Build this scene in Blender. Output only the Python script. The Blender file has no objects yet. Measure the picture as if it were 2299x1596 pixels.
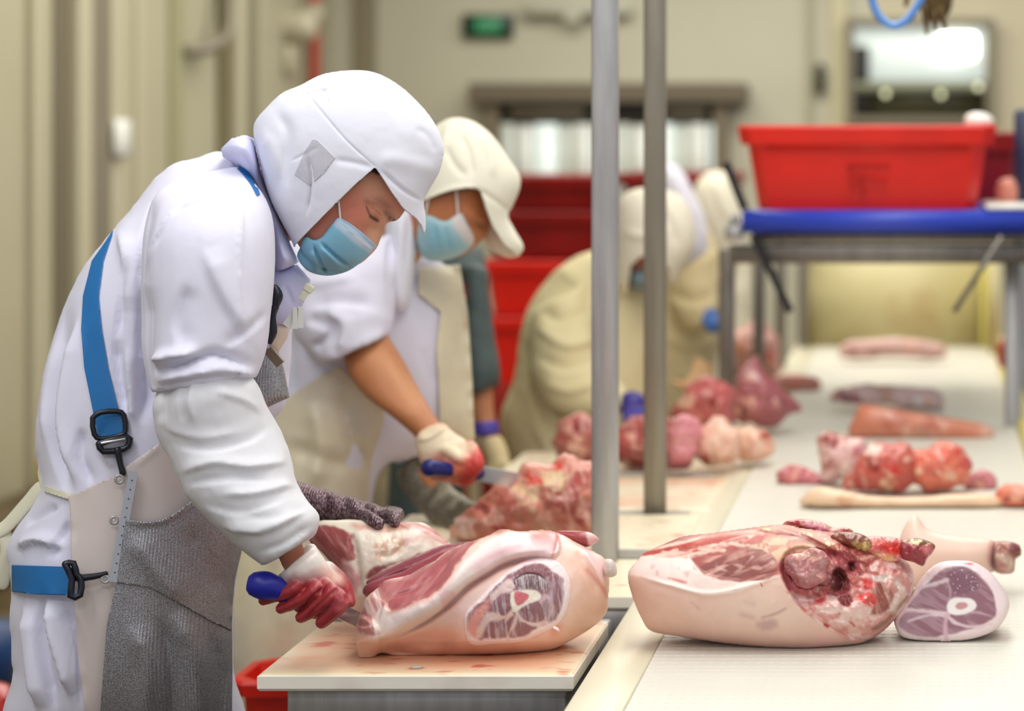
import bpy, math, random
import numpy as np
from mathutils import Vector
from mathutils.bvhtree import BVHTree
random.seed(7); rng = np.random.RandomState(7)
C = bpy.context.scene.collection
SC = bpy.context.scene

# ------------------------------------------------ camera, light, exposure
F = 5250.0; VX = 2084.0; VY = 307.0; EYE = 1.65      # focal length in px, vanishing point of the belt, eye height
cd = bpy.data.cameras.new('camera'); cam = bpy.data.objects.new('camera', cd); C.objects.link(cam)
cam.location = (0, 0, EYE); cam.rotation_euler = (math.pi/2, 0, 0)
cd.sensor_width = 36; cd.lens = F/2299*36
cd.shift_x = -(VX-1149.5)/2299; cd.shift_y = -(798-VY)/2299
cd.clip_start = 0.1; cd.clip_end = 100
cd.dof.use_dof = True; cd.dof.focus_distance = 3.58; cd.dof.aperture_fstop = 2.5
SC.camera = cam
w = bpy.data.worlds.new('world'); SC.world = w; w.use_nodes = True
w.node_tree.nodes['Background'].inputs[0].default_value = (0.93, 0.93, 1.0, 1)
w.node_tree.nodes['Background'].inputs[1].default_value = 0.47
SC.view_settings.view_transform = 'Standard'; SC.view_settings.look = 'None'
SC.view_settings.exposure = 0.14; SC.view_settings.gamma = 1; SC.view_settings.use_curve_mapping = False
def area(loc, sx, sy, e, col=(1, 1, 1), rot=(0, 0, 0)):
    l = bpy.data.lights.new('overhead_light', 'AREA'); l.shape = 'RECTANGLE'; l.size = sx; l.size_y = sy; l.energy = e; l.color = col
    o = bpy.data.objects.new('overhead_light', l); C.objects.link(o); o.location = loc; o.rotation_euler = rot
    return o
area((-0.2, 4.2, 3.3), 0.9, 3.6, 54, (1, 0.97, 0.92))        # lamp row over the belt
area((-1.9, 2.3, 3.3), 0.5, 2.6, 36, (0.95, 0.96, 1))        # lamp row over the near cutters
area((-0.6, 0.2, 3.3), 2.4, 0.5, 40, (0.93, 0.95, 1))       # cross row over the near end of the line
area((0.9, 2.0, 3.3), 0.5, 2.6, 22, (1, 0.99, 0.96))
area((-1.5, 9.2, 3.4), 3.2, 3.4, 112, (1, 0.96, 0.86))        # lamps in the back of the hall
area((-0.4, 12.2, 3.5), 5.0, 0.8, 96, (1, 0.98, 0.90))       # unseen row added to brighten the back wall
area((0.5, 7.0, 3.4), 1.2, 2.6, 44, (1, 0.96, 0.86))

# ------------------------------------------------ maths
CAM = np.array([0, 0, EYE])
def P(px, py, Y): return np.array([(px-VX)*Y/F, Y, EYE-(py-VY)*Y/F])
def proj(v):
    v = np.asarray(v); return VX+F*v[..., 0]/v[..., 1], VY+F*(EYE-v[..., 2])/v[..., 1]
class Frame:
    def __init__(s, px, py, Y):
        s.c = P(px, py, Y); d = s.c-CAM; s.dist = np.linalg.norm(d); s.w = d/s.dist
        s.u = np.cross(s.w, [0, 0, 1.]); s.u /= np.linalg.norm(s.u); s.v = np.cross(s.u, s.w)
    def at(s, px, py):
        px = np.asarray(px, float); py = np.asarray(py, float)
        d = np.stack([(px-VX)/F, np.ones_like(px), -(py-VY)/F], -1)
        t = s.dist/(d@s.w); return CAM+d*t[..., None]
def _h(ix, iy, iz, seed):
    n = (ix*374761393+iy*668265263+iz*2147483647+seed*974711).astype(np.int64)
    n = (n ^ (n >> 13))*1274126177; n = (n ^ (n >> 16)) & 0xffff
    return n/32767.5-1
def noise(p, scale=1., seed=0, oct=1, gain=.5):
    p = np.asarray(p, float)
    if p.shape[-1] == 2: p = np.concatenate([p, np.zeros(p.shape[:-1]+(1,))], -1)
    out = 0; a = 1; tot = 0
    for o in range(oct):
        q = p*scale*(2**o); i = np.floor(q).astype(np.int64); f = q-i; f = f*f*(3-2*f); r = 0
        for dx in (0, 1):
            for dy in (0, 1):
                for dz in (0, 1):
                    wt = (f[..., 0] if dx else 1-f[..., 0])*(f[..., 1] if dy else 1-f[..., 1])*(f[..., 2] if dz else 1-f[..., 2])
                    r = r+wt*_h(i[..., 0]+dx, i[..., 1]+dy, i[..., 2]+dz, seed+o*17)
        out = out+a*r; tot += a; a *= gain
    return out/tot
def cr(pts, n=6, closed=True):
    p = np.asarray(pts, float); m = len(p); out = []
    rngi = range(m if closed else m-1)
    for i in rngi:
        if closed: a, b, c, d = p[(i-1) % m], p[i], p[(i+1) % m], p[(i+2) % m]
        else: a, b, c, d = p[max(i-1, 0)], p[i], p[i+1], p[min(i+2, m-1)]
        for k in range(n):
            t = k/n; out.append(.5*((2*b)+(c-a)*t+(2*a-5*b+4*c-d)*t*t+(3*b-a-3*c+d)*t**3))
    if not closed: out.append(p[-1])
    return np.array(out)
def segd(q, poly, closed=True):
    q = np.asarray(q, float); best = np.full(q.shape[:-1], 1e18); near = np.zeros_like(q)
    m = len(poly)
    for i in range(m if closed else m-1):
        a = poly[i]; b = poly[(i+1) % m]; ab = b-a; L = ab@ab+1e-12
        t = np.clip(((q-a)@ab)/L, 0, 1); pt = a+t[..., None]*ab; d = ((q-pt)**2).sum(-1)
        k = d < best; best = np.where(k, d, best); near = np.where(k[..., None], pt, near)
    return np.sqrt(best), near
def inside(q, poly):
    x = q[..., 0]; y = q[..., 1]; r = np.zeros(x.shape, bool); m = len(poly)
    for i in range(m):
        x1, y1 = poly[i]; x2, y2 = poly[(i+1) % m]
        if y1 == y2: continue
        r ^= ((y1 > y) != (y2 > y)) & (x < (x2-x1)*(y-y1)/(y2-y1)+x1)
    return r
def sd(q, poly):
    d, _ = segd(q, poly); return np.where(inside(q, poly), d, -d)
def folds_fn(folds, asym=False):
    def f(q):
        r = np.zeros(q.shape[:-1])
        for pts, wd, amp in folds:
            pl = cr(pts, 5, False); d, near = segd(q, pl, False)
            L = np.linalg.norm(pl[-1]-pl[0])+1e-6; e = np.minimum(np.linalg.norm(near-pl[0], axis=-1), np.linalg.norm(near-pl[-1], axis=-1))
            tp = np.clip(e/(.22*L)+.12, 0, 1); ax = (pl[-1]-pl[0])/L; side = (q-near)@np.array([-ax[1], ax[0]])
            if asym: wl = np.where(side > 0, wd*.6, wd*2.1)
            else: wl = wd
            r = r+amp*tp*np.exp(-(d/wl)**2)
        return r
    return f

def stepf(poly, amp, wd=5, smooth=5):
    pl = cr(poly, smooth) if smooth else np.asarray(poly, float)
    def f(q):
        t = np.clip(sd(q, pl)/wd*.5+.5, 0, 1); return amp*t*t*(3-2*t)
    return f
# ------------------------------------------------ mesh builders: each returns (verts, faces)
def solve(mask, u0, lam, it):
    u = u0*mask; k = 0 if lam is None else 1/(lam*lam)
    for _ in range(it):
        s = np.zeros_like(u); s[1:-1, 1:-1] = u[:-2, 1:-1]+u[2:, 1:-1]+u[1:-1, :-2]+u[1:-1, 2:]
        u = mask*(s+1)/(4+k)
    return u
def poly_grid(pl, step):
    x0, y0 = pl.min(0)-2*step; x1, y1 = pl.max(0)+2*step
    nx = int((x1-x0)/step)+2; ny = int((y1-y0)/step)+2
    gx, gy = np.meshgrid(x0+np.arange(nx)*step, y0+np.arange(ny)*step, indexing='ij')
    return np.stack([gx, gy], -1)
def inflate(poly, fr, step=4, tf=.05, tb=None, lam=None, p=.5, relief=None, base=None, smooth=5, cut=None, fade=True, back_relief=None):
    """a body with this outline, swelling tf towards the viewer's side and tb to the other; lam (px) = edge radius of a flat slab"""
    tb = tf if tb is None else tb
    pl = cr(poly, smooth) if smooth else np.asarray(poly, float)
    st = max(step, (max(np.ptp(pl[:, 0]), np.ptp(pl[:, 1])))/45.)
    levels = [st]
    while levels[-1] > step*1.01: levels.append(max(step, levels[-1]/2))
    u = None
    for li, s_ in enumerate(levels):
        g = poly_grid(pl, s_); m = inside(g, pl).astype(float); m[0] = m[-1] = 0; m[:, 0] = m[:, -1] = 0
        if u is None: u0 = np.zeros(m.shape); it = 900
        else:
            ix = np.clip((g[..., 0]-og[0, 0, 0])/os_, 0, og.shape[0]-1.001); iy = np.clip((g[..., 1]-og[0, 0, 1])/os_, 0, og.shape[1]-1.001)
            i = ix.astype(int); j = iy.astype(int); fx = ix-i; fy = iy-j
            u0 = (u[i, j]*(1-fx)*(1-fy)+u[i+1, j]*fx*(1-fy)+u[i, j+1]*(1-fx)*fy+u[i+1, j+1]*fx*fy)*(os_/s_)**2; it = 160
        u = solve(m, u0, None if lam is None else lam/s_, it); og = g; os_ = s_
    m = m > 0; h = (np.clip(u, 0, None)/u.max())**p
    cellin = m[:-1, :-1] | m[1:, :-1] | m[:-1, 1:] | m[1:, 1:]
    if cut is not None:
        cpl = np.asarray(cut, float); ic = inside(g, cpl)
        cellin &= ~(ic[:-1, :-1] & ic[1:, :-1] & ic[:-1, 1:] & ic[1:, 1:])
    used = np.zeros(m.shape, bool); used[:-1, :-1] |= cellin; used[1:, :-1] |= cellin; used[:-1, 1:] |= cellin; used[1:, 1:] |= cellin
    q = g.copy(); out = used & ~m
    if out.any():
        _, near = segd(g[out], pl); q[out] = near; h[out] = 0
    if cut is not None:
        sn = used & ic & m
        if sn.any(): _, near = segd(g[sn], cpl); q[sn] = near
    Hg = h.copy(); gg = g
    def sampler(P_):
        ix = np.clip((P_[..., 0]-gg[0, 0, 0])/step, 0, gg.shape[0]-1.001); iy = np.clip((P_[..., 1]-gg[0, 0, 1])/step, 0, gg.shape[1]-1.001)
        i = ix.astype(int); j = iy.astype(int); fx = ix-i; fy = iy-j
        return Hg[i, j]*(1-fx)*(1-fy)+Hg[i+1, j]*fx*(1-fy)+Hg[i, j+1]*(1-fx)*fy+Hg[i+1, j+1]*fx*fy
    idx = -np.ones(m.shape, int); idx[used] = np.arange(used.sum()); n = used.sum()
    Q = q[used]; H = h[used]; pos = fr.at(Q[:, 0], Q[:, 1])
    hf = H*tf; hb = H*tb
    fd = np.clip(H*3, 0, 1) if fade else 1
    if relief is not None: hf = hf+relief(Q)*fd
    if back_relief is not None: hb = hb+back_relief(Q)*fd
    if base is not None:
        b = base(Q); hf = hf+b[0]; hb = hb+b[1]
    Vf = pos-fr.w*hf[:, None]; Vb = pos+fr.w*hb[:, None]
    ci = np.argwhere(cellin)
    a = idx[ci[:, 0], ci[:, 1]]; b = idx[ci[:, 0]+1, ci[:, 1]]; c = idx[ci[:, 0]+1, ci[:, 1]+1]; d = idx[ci[:, 0], ci[:, 1]+1]
    ff = np.stack([a, d, c, b], 1); fb = np.stack([a, b, c, d], 1)+n
    E = np.concatenate([ff[:, [k, (k+1) % 4]] for k in range(4)])
    key = E[:, 0].astype(np.int64)*n+E[:, 1]; rkey = E[:, 1].astype(np.int64)*n+E[:, 0]
    be = E[~np.isin(key, rkey)]
    wall = np.stack([be[:, 1], be[:, 0], be[:, 0]+n, be[:, 1]+n], 1)
    V = np.concatenate([Vf, Vb])
    if cut is not None: return V, np.concatenate([ff, fb]), dict(Q=np.concatenate([Q, Q]), n=n, H=sampler)
    same = (hf+hb) < 1e-7; rm = np.arange(2*n); rm[n:][same] = np.arange(n)[same]
    wall = rm[wall]; fb = rm[fb]
    ok = np.array([len(set(r)) >= 3 for r in wall]) if len(wall) else np.zeros(0, bool)
    wl = []
    for r in wall[ok]:
        s = []
        for k in r:
            if k not in s: s.append(int(k))
        wl.append(s)
    fl = ff.tolist()+fb.tolist()+wl
    return V, fl, dict(Q=np.concatenate([Q, Q]), n=n, H=sampler)
def loft(rows, seg=28, sub=5, ex=1.0, cap=True):
    """rows of (ax,ay,bx,by,Y,half_depth): rings whose width runs a-b and whose depth runs along the line of sight"""
    R = cr(rows, sub, False); V = []; Fc = []
    for r in R:
        fr = Frame((r[0]+r[2])/2, (r[1]+r[3])/2, r[4]); a = fr.at(r[0], r[1]); b = fr.at(r[2], r[3]); m = (a+b)/2; e = (b-a)/2
        for k in range(seg):
            t = 2*math.pi*k/seg; c, s = math.cos(t), math.sin(t)
            V.append(m+e*math.copysign(abs(c)**ex, c)-fr.w*r[5]*math.copysign(abs(s)**ex, s))
    n = len(R)
    for i in range(n-1):
        for k in range(seg):
            k2 = (k+1) % seg; Fc.append([i*seg+k, i*seg+k2, (i+1)*seg+k2, (i+1)*seg+k])
    if cap: Fc.append(list(range(seg))[::-1]); Fc.append([(n-1)*seg+k for k in range(seg)])
    return np.array(V), Fc
def tube(pts, rad, seg=12, sub=4, cap=True, dome=True, flat=1.0, up=None):
    p = np.array(pts, float); rad = [rad]*len(p) if np.isscalar(rad) else list(rad)
    R = cr(np.concatenate([p, np.array(rad)[:, None]], 1), sub, False) if sub > 1 else np.concatenate([p, np.array(rad)[:, None]], 1)
    q = R[:, :3]; r = R[:, 3]; T = np.gradient(q, axis=0); T /= np.linalg.norm(T, axis=1)[:, None]+1e-12
    if dome:
        ex = [(-.75, .55), (-.45, .85)]; pre = [(q[0]+T[0]*r[0]*a, r[0]*b, T[0]) for a, b in ex]; post = [(q[-1]-T[-1]*r[-1]*a, r[-1]*b, T[-1]) for a, b in ex[::-1]]
    else: pre = post = []
    L = pre+[(q[i], r[i], T[i]) for i in range(len(q))]+post
    u = np.array(up, float) if up is not None else np.cross(T[0], [0.3, 0.1, 1.]); V = []; Fc = []
    for c, rr, t in L:
        u = u-t*(u@t); u /= np.linalg.norm(u)+1e-12; v = np.cross(t, u)
        for k in range(seg):
            a = 2*math.pi*k/seg; V.append(c+rr*(u*math.cos(a)+v*math.sin(a)*flat))
    n = len(L)
    for i in range(n-1):
        for k in range(seg):
            k2 = (k+1) % seg; Fc.append([i*seg+k, i*seg+k2, (i+1)*seg+k2, (i+1)*seg+k])
    if cap: Fc.append(list(range(seg))[::-1]); Fc.append([(n-1)*seg+k for k in range(seg)])
    return np.array(V), Fc
def box(x0, x1, y0, y1, z0, z1, bev=0.0, rz=0, c=None):
    """bevelled box"""
    b = min(bev, (x1-x0)*.45, (y1-y0)*.45, (z1-z0)*.45); V = []; Fc = []
    def ring(z, i): return [(x0+i, y0+b if i < b else y0+i, z), ]
    if b <= 0:
        V = [(x, y, z) for z in (z0, z1) for x, y in ((x0, y0), (x1, y0), (x1, y1), (x0, y1))]
        Fc = [[3, 2, 1, 0], [4, 5, 6, 7], [0, 1, 5, 4], [1, 2, 6, 5], [2, 3, 7, 6], [3, 0, 4, 7]]
    else:
        def oct_(z, k):
            i = b*k; cx = b*(1-k*.0)
            return [(x0+b, y0+i, z), (x1-b, y0+i, z), (x1-i, y0+b, z), (x1-i, y1-b, z), (x1-b, y1-i, z), (x0+b, y1-i, z), (x0+i, y1-b, z), (x0+i, y0+b, z)]
        V = oct_(z0, 1)+oct_(z0+b, 0)+oct_(z1-b, 0)+oct_(z1, 1)
        for r in range(3):
            for k in range(8):
                k2 = (k+1) % 8; Fc.append([r*8+k, r*8+k2, (r+1)*8+k2, (r+1)*8+k])
        Fc += [list(range(8))[::-1], [24+k for k in range(8)]]
    V = np.array(V, float)
    if rz:
        cc = np.array([(x0+x1)/2, (y0+y1)/2]) if c is None else np.array(c); q = V[:, :2]-cc; a = math.cos(rz); s = math.sin(rz)
        V[:, 0] = cc[0]+q[:, 0]*a-q[:, 1]*s; V[:, 1] = cc[1]+q[:, 0]*s+q[:, 1]*a
    return V, Fc
def bar(a, b, r, seg=12): return tube([a, b], r, seg, 1, True, False)
def flatbar(a, b, wd, th, up=(0, 0, 1)):
    """rectangular bar between two points: width wd across, thickness th along 'up'"""
    a = np.array(a, float); b = np.array(b, float); t = b-a; t /= np.linalg.norm(t); u = np.array(up, float); u -= t*(u@t); u /= np.linalg.norm(u); s = np.cross(t, u)
    V = []
    for c in (a, b):
        for i, j in ((-1, -1), (1, -1), (1, 1), (-1, 1)): V.append(c+s*i*wd/2+u*j*th/2)
    return np.array(V), [[3, 2, 1, 0], [4, 5, 6, 7], [0, 1, 5, 4], [1, 2, 6, 5], [2, 3, 7, 6], [3, 0, 4, 7]]
def join(*ms):
    V = []; Fc = []; o = 0
    for m in ms:
        V.append(np.asarray(m[0])); Fc += [[int(i)+o for i in f] for f in m[1]]; o += len(m[0])
    return np.concatenate(V), Fc
def tmpmesh(m):
    me = bpy.data.meshes.new('t'); me.from_pydata(np.asarray(m[0]).tolist(), [], [list(map(int, f)) for f in m[1]]); me.update(); return me
def arrays(me):
    v = np.empty(len(me.vertices)*3); me.vertices.foreach_get('co', v); return v.reshape(-1, 3), [list(p.vertices) for p in me.polygons]
def vnorm(m):
    me = tmpmesh(m); n = np.empty(len(me.vertices)*3); me.vertices.foreach_get('normal', n); bpy.data.meshes.remove(me); return n.reshape(-1, 3)
def remesh(ms, vox=.005, sm=4, solid=0):
    me = tmpmesh(join(*ms)); o = bpy.data.objects.new('t', me); C.objects.link(o)
    r = o.modifiers.new('r', 'REMESH'); r.mode = 'VOXEL'; r.voxel_size = vox
    if sm: s = o.modifiers.new('s', 'SMOOTH'); s.factor = .5; s.iterations = sm
    dg = bpy.context.evaluated_depsgraph_get(); dg.update(); ev = o.evaluated_get(dg); em = ev.to_mesh(); v, f = arrays(em); ev.to_mesh_clear()
    bpy.data.objects.remove(o); bpy.data.meshes.remove(me); return v, f
def crumple(m, folds=(), amp=0., sc=8., seed=1, oct=3, aniso=(1, 1, 1), front=True):
    """folds given as lines on the picture side plus all-round noise creases, pushed along the normal"""
    v, f = m[0].copy(), m[1]; n = vnorm(m); d = np.zeros(len(v))
    if folds:
        px, py = proj(v); view = v-CAM; view /= np.linalg.norm(view, axis=1)[:, None]; fac = np.clip(-(n*view).sum(1)*1.5, 0, 1)
        d += folds_fn(folds, True)(np.stack([px, py], 1))*fac
    if amp:
        a = noise(v*np.array(aniso), sc, seed, oct); d += amp*(1-2*np.abs(a))
    return v+n*d[:, None], f
def drape(poly, bvh, off=.004, th=.004, step=6, smooth=0, relief=None, fallback=None):
    """a cloth or strap lying on a body: its outline cast on the body's surface, with a thickness"""
    pl = cr(poly, smooth) if smooth else np.asarray(poly, float)
    g = poly_grid(pl, step); m = inside(g, pl); cell = m[:-1, :-1] | m[1:, :-1] | m[:-1, 1:] | m[1:, 1:]
    used = np.zeros(m.shape, bool); used[:-1, :-1] |= cell; used[1:, :-1] |= cell; used[:-1, 1:] |= cell; used[1:, 1:] |= cell
    q = g.copy(); out = used & ~m; _, near = segd(g[out], pl); q[out] = near
    Q = q[used]; n = len(Q); idx = -np.ones(m.shape, int); idx[used] = np.arange(n)
    D = np.stack([(Q[:, 0]-VX)/F, np.ones(n), -(Q[:, 1]-VY)/F], 1); D /= np.linalg.norm(D, axis=1)[:, None]
    dist = np.full(n, np.nan)
    for i in range(n):
        r = bvh.ray_cast(Vector(CAM), Vector(D[i]))
        if r[0] is not None: dist[i] = r[3]
    gd = np.full(m.shape, np.nan); gd[used] = dist
    for _ in range(60):
        if not np.isnan(gd[used]).any(): break
        s = np.zeros(gd.shape); c = np.zeros(gd.shape)
        for dx, dy in ((1, 0), (-1, 0), (0, 1), (0, -1)):
            r = np.roll(gd, (dx, dy), (0, 1)); k = ~np.isnan(r); s[k] += r[k]; c[k] += 1
        fill = np.isnan(gd) & (c > 0); gd[fill] = s[fill]/c[fill]
    for _ in range(2):
        s = np.zeros(gd.shape); c = np.zeros(gd.shape)
        for dx, dy in ((0, 0), (1, 0), (-1, 0), (0, 1), (0, -1)):
            r = np.roll(gd, (dx, dy), (0, 1)); k = ~np.isnan(r); s[k] += r[k]; c[k] += 1
        gd = np.where(np.isnan(gd), gd, s/np.maximum(c, 1))
    dist = gd[used]-off
    if relief is not None: dist = dist-relief(Q)
    Vf = CAM+D*dist[:, None]; Vb = CAM+D*(dist+th)[:, None]
    ci = np.argwhere(cell); a = idx[ci[:, 0], ci[:, 1]]; b = idx[ci[:, 0]+1, ci[:, 1]]; c = idx[ci[:, 0]+1, ci[:, 1]+1]; d = idx[ci[:, 0], ci[:, 1]+1]
    ff = np.stack([a, d, c, b], 1); E = np.concatenate([ff[:, [k, (k+1) % 4]] for k in range(4)])
    key = E[:, 0].astype(np.int64)*n+E[:, 1]; rk = E[:, 1].astype(np.int64)*n+E[:, 0]; be = E[~np.isin(key, rk)]
    wall = np.stack([be[:, 1], be[:, 0], be[:, 0]+n, be[:, 1]+n], 1)
    return np.concatenate([Vf, Vb]), ff.tolist()+(np.stack([a, b, c, d], 1)+n).tolist()+wall.tolist()
def bvh_of(*ms):
    v, f = join(*ms); return BVHTree.FromPolygons([Vector(x) for x in v], f)
def shrink(m, d):
    return m[0]-vnorm(m)*d, m[1]

# ------------------------------------------------ colour
def lin(c):
    c = np.asarray(c, float)/255.; return np.where(c <= .04045, c/12.92, ((c+.055)/1.055)**2.4)
def paint(m, base, layers=(), seed=3, var=.06, vsc=40):
    """colours by region: muscles, fat, bone and skin, some with shading painted in"""
    v = np.asarray(m[0]); px, py = proj(v); q = np.stack([px, py], 1); col = np.tile(lin(base), (len(v), 1))
    for i, L in enumerate(layers):
        poly, c = L[0], lin(L[1]); o = L[2] if len(L) > 2 else {}
        soft = o.get('soft', 3); wob = o.get('wob', 4); ws = o.get('ws', .05); 
        if o.get('line'):
            pl = cr(poly, 5, False) if len(poly) > 2 else np.asarray(poly, float); d, _ = segd(q, pl, False); s = o['line']-d
        else:
            pl = cr(poly, 5) if o.get('smooth', 1) else np.asarray(poly, float); s = sd(q, pl)
        s = s+wob*noise(q, ws, seed+i*5, 3)
        a = np.clip(s/soft*.5+.5, 0, 1); a = a*a*(3-2*a)
        if 'fib' in o:
            ang, fl, fc, amt, c2 = o['fib']; t = math.radians(ang); al = q@np.array([math.cos(t), math.sin(t)]); ac = q@np.array([-math.sin(t), math.cos(t)])
            al = al+6*noise(q, .02, 9); nz = noise(np.stack([al*fl, ac*fc], 1), 1, seed+50+i, 3); k = np.clip(nz*2.2+amt, 0, 1)[:, None]
            cc = c*(1-k)+lin(c2)*k
        elif 'spk' in o:
            sc_, th_, c2 = o['spk']; k = np.clip((noise(q, sc_, seed+70+i, 3)-th_)*8, 0, 1)[:, None]; cc = c*(1-k)+lin(c2)*k
        else: cc = c
        a = a*o.get('a', 1); col = col*(1-a[:, None])+cc*a[:, None]
    if var: col = col*(1+var*noise(v, vsc, 11, 4))[:, None]
    return np.clip(col, 0, 1)

# ------------------------------------------------ materials
def mat(name, col=(200, 200, 200), rough=.5, metal=0., var=0., vscale=5., bump=0., bscale=60., bdist=.002, attr=False, coat=0., sss=0., spec=.5,
        emit=None, estr=1., c2=None, alpha=1., trans=0., stretch=None, thr=None, sheen=0., wave=None):
    m = bpy.data.materials.new(name); m.use_nodes = True; nt = m.node_tree; b = nt.nodes['Principled BSDF']; L = nt.links
    base = list(lin(col))+[1]; b.inputs['Base Color'].default_value = base
    b.inputs['Roughness'].default_value = rough; b.inputs['Metallic'].default_value = metal; b.inputs['Specular IOR Level'].default_value = spec
    b.inputs['Coat Weight'].default_value = coat; b.inputs['Coat Roughness'].default_value = .18
    if sheen: b.inputs['Sheen Weight'].default_value = sheen
    if sss: b.inputs['Subsurface Weight'].default_value = sss; b.inputs['Subsurface Radius'].default_value = (.012, .005, .003); b.inputs['Subsurface Scale'].default_value = 1
    if alpha < 1: b.inputs['Alpha'].default_value = alpha
    if trans: b.inputs['Transmission Weight'].default_value = trans
    if emit is not None: b.inputs['Emission Color'].default_value = list(lin(emit))+[1]; b.inputs['Emission Strength'].default_value = estr
    tc = nt.nodes.new('ShaderNodeTexCoord'); vec = tc.outputs['Object']
    if stretch:
        mp = nt.nodes.new('ShaderNodeMapping'); mp.inputs['Scale'].default_value = stretch; L.new(vec, mp.inputs['Vector']); vec = mp.outputs[0]
    src = None
    if attr:
        a = nt.nodes.new('ShaderNodeAttribute'); a.attribute_name = 'Col'; src = a.outputs['Color']; L.new(src, b.inputs['Base Color'])
    if var or c2 is not None:
        n = nt.nodes.new('ShaderNodeTexNoise'); n.inputs['Scale'].default_value = vscale; n.inputs['Detail'].default_value = 6; L.new(vec, n.inputs['Vector'])
        r = nt.nodes.new('ShaderNodeMapRange'); lo, hi = thr if thr else (.35, .65)
        r.inputs[1].default_value = lo; r.inputs[2].default_value = hi; L.new(n.outputs['Fac'], r.inputs[0])
        mx = nt.nodes.new('ShaderNodeMix'); mx.data_type = 'RGBA'
        if c2 is not None:
            mx.inputs[6].default_value = base; mx.inputs[7].default_value = list(lin(c2))+[1]; L.new(r.outputs[0], mx.inputs[0])
            if src: L.new(src, mx.inputs[6])
        else:
            mx.blend_type = 'MULTIPLY'; mx.inputs[0].default_value = 1; mx.inputs[6].default_value = base
            if src: L.new(src, mx.inputs[6])
            r.inputs[3].default_value = 1-var; r.inputs[4].default_value = 1; L.new(r.outputs[0], mx.inputs[7])
        L.new(mx.outputs[2], b.inputs['Base Color'])
    if bump:
        if wave:
            n = nt.nodes.new('ShaderNodeTexWave'); n.inputs['Scale'].default_value = bscale; n.bands_direction = wave; n.inputs['Distortion'].default_value = 1.2
        else:
            n = nt.nodes.new('ShaderNodeTexNoise'); n.inputs['Scale'].default_value = bscale; n.inputs['Detail'].default_value = 5
        L.new(vec, n.inputs['Vector']); bp = nt.nodes.new('ShaderNodeBump'); bp.inputs['Strength'].default_value = bump; bp.inputs['Distance'].default_value = bdist
        L.new(n.outputs['Fac'], bp.inputs['Height']); L.new(bp.outputs[0], b.inputs['Normal'])
    return m

# ------------------------------------------------ linking
def thing(name, label, cat, loc=(0, 0, 0), group=None):
    o = bpy.data.objects.new(name, None); C.objects.link(o); o.location = loc; o['label'] = label; o['category'] = cat; o.empty_display_size = .1
    if group: o['group'] = group
    return o
def obj(name, m, material, parent=None, col=None, smooth=True, label=None, ang=None):
    v = np.asarray(m[0], float); root = parent; off = np.zeros(3)
    while root is not None: off = off+np.array(root.location); root = root.parent
    if parent is None:
        off = np.array([(v[:, 0].min()+v[:, 0].max())/2, (v[:, 1].min()+v[:, 1].max())/2, v[:, 2].min()])
    me = bpy.data.meshes.new(name); me.from_pydata((v-off).tolist(), [], [list(map(int, f)) for f in m[1]]); me.update()
    if smooth: me.polygons.foreach_set('use_smooth', [True]*len(me.polygons))
    if col is not None:
        a = me.color_attributes.new('Col', 'FLOAT_COLOR', 'POINT'); a.data.foreach_set('color', np.concatenate([col, np.ones((len(col), 1))], 1).ravel())
    me.materials.append(material); o = bpy.data.objects.new(name, me); C.objects.link(o)
    if parent is None: o.location = off
    else: o.parent = parent
    if label: o['label'] = label
    return o
def tag(o, label, cat, group=None):
    o['label'] = label; o['category'] = cat
    if group: o['group'] = group
    return o
def struct(name, m, material, smooth=False, parent=None):
    o = obj(name, m, material, parent, smooth=smooth)
    if parent is None: o['kind'] = 'structure'
    return o
def G(m, zmin):
    m[0][:, 2] = np.maximum(m[0][:, 2], zmin); return m
TZ = EYE-(1510-VY)*3.5/F           # top of boards and belt (0.848)
# ------------------------------------------------ materials of the place
M = {}
M['wall'] = mat('wall_panel', (184, 179, 152), .45, var=.08, vscale=1.5)
M['wall_back'] = mat('wall_back_panel', (198, 194, 172), .5, var=.08, vscale=1.2)
M['trimdark'] = mat('dark_joint', (112, 104, 84), .5)
M['trimgrey'] = mat('grey_post', (128, 120, 102), .45)
M['trimlight'] = mat('pale_profile', (190, 184, 158), .45)
M['steel'] = mat('brushed_steel', (188, 188, 188), .4, .5, var=.2, vscale=9, stretch=(6, 6, .6), bump=.15, bscale=40)
M['steel_d'] = mat('dull_steel', (140, 135, 128), .42, .6, var=.2, vscale=6, stretch=(6, 6, .6))
M['floor'] = mat('wet_floor', (112, 96, 66), .3, var=.3, vscale=3, c2=(66, 54, 36))
M['board'] = mat('cutting_board', (240, 234, 216), .4, attr=True, bump=.2, bscale=120, bdist=.001, coat=.2)
M['belt'] = mat('belt_plastic', (222, 220, 208), .4, var=.05, vscale=6, bump=.1, bscale=50, bdist=.001)
M['beltedge'] = mat('belt_edge_plastic', (228, 222, 196), .4, var=.08, vscale=5)
M['yellow'] = mat('yellow_rail_plastic', (226, 214, 120), .4)
M['cream'] = mat('cream_sheet', (206, 196, 148), .45, c2=(180, 142, 92), vscale=4, thr=(.52, .85))
M['red'] = mat('red_crate_plastic', (238, 34, 20), .32, var=.12, vscale=7)
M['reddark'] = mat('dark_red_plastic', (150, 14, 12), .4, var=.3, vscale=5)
M['blue'] = mat('blue_roller_rubber', (46, 72, 196), .4)
M['black'] = mat('black_plastic', (26, 26, 30), .4)
M['navy'] = mat('navy_plastic', (36, 44, 78), .45)
M['white'] = mat('white_plastic', (236, 238, 232), .35)
M['redpipe'] = mat('red_pipe_paint', (168, 44, 22), .45)
M['dark'] = mat('dark_recess', (38, 36, 30), .6)
M['frame'] = mat('window_frame_metal', (120, 108, 88), .5)
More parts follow.
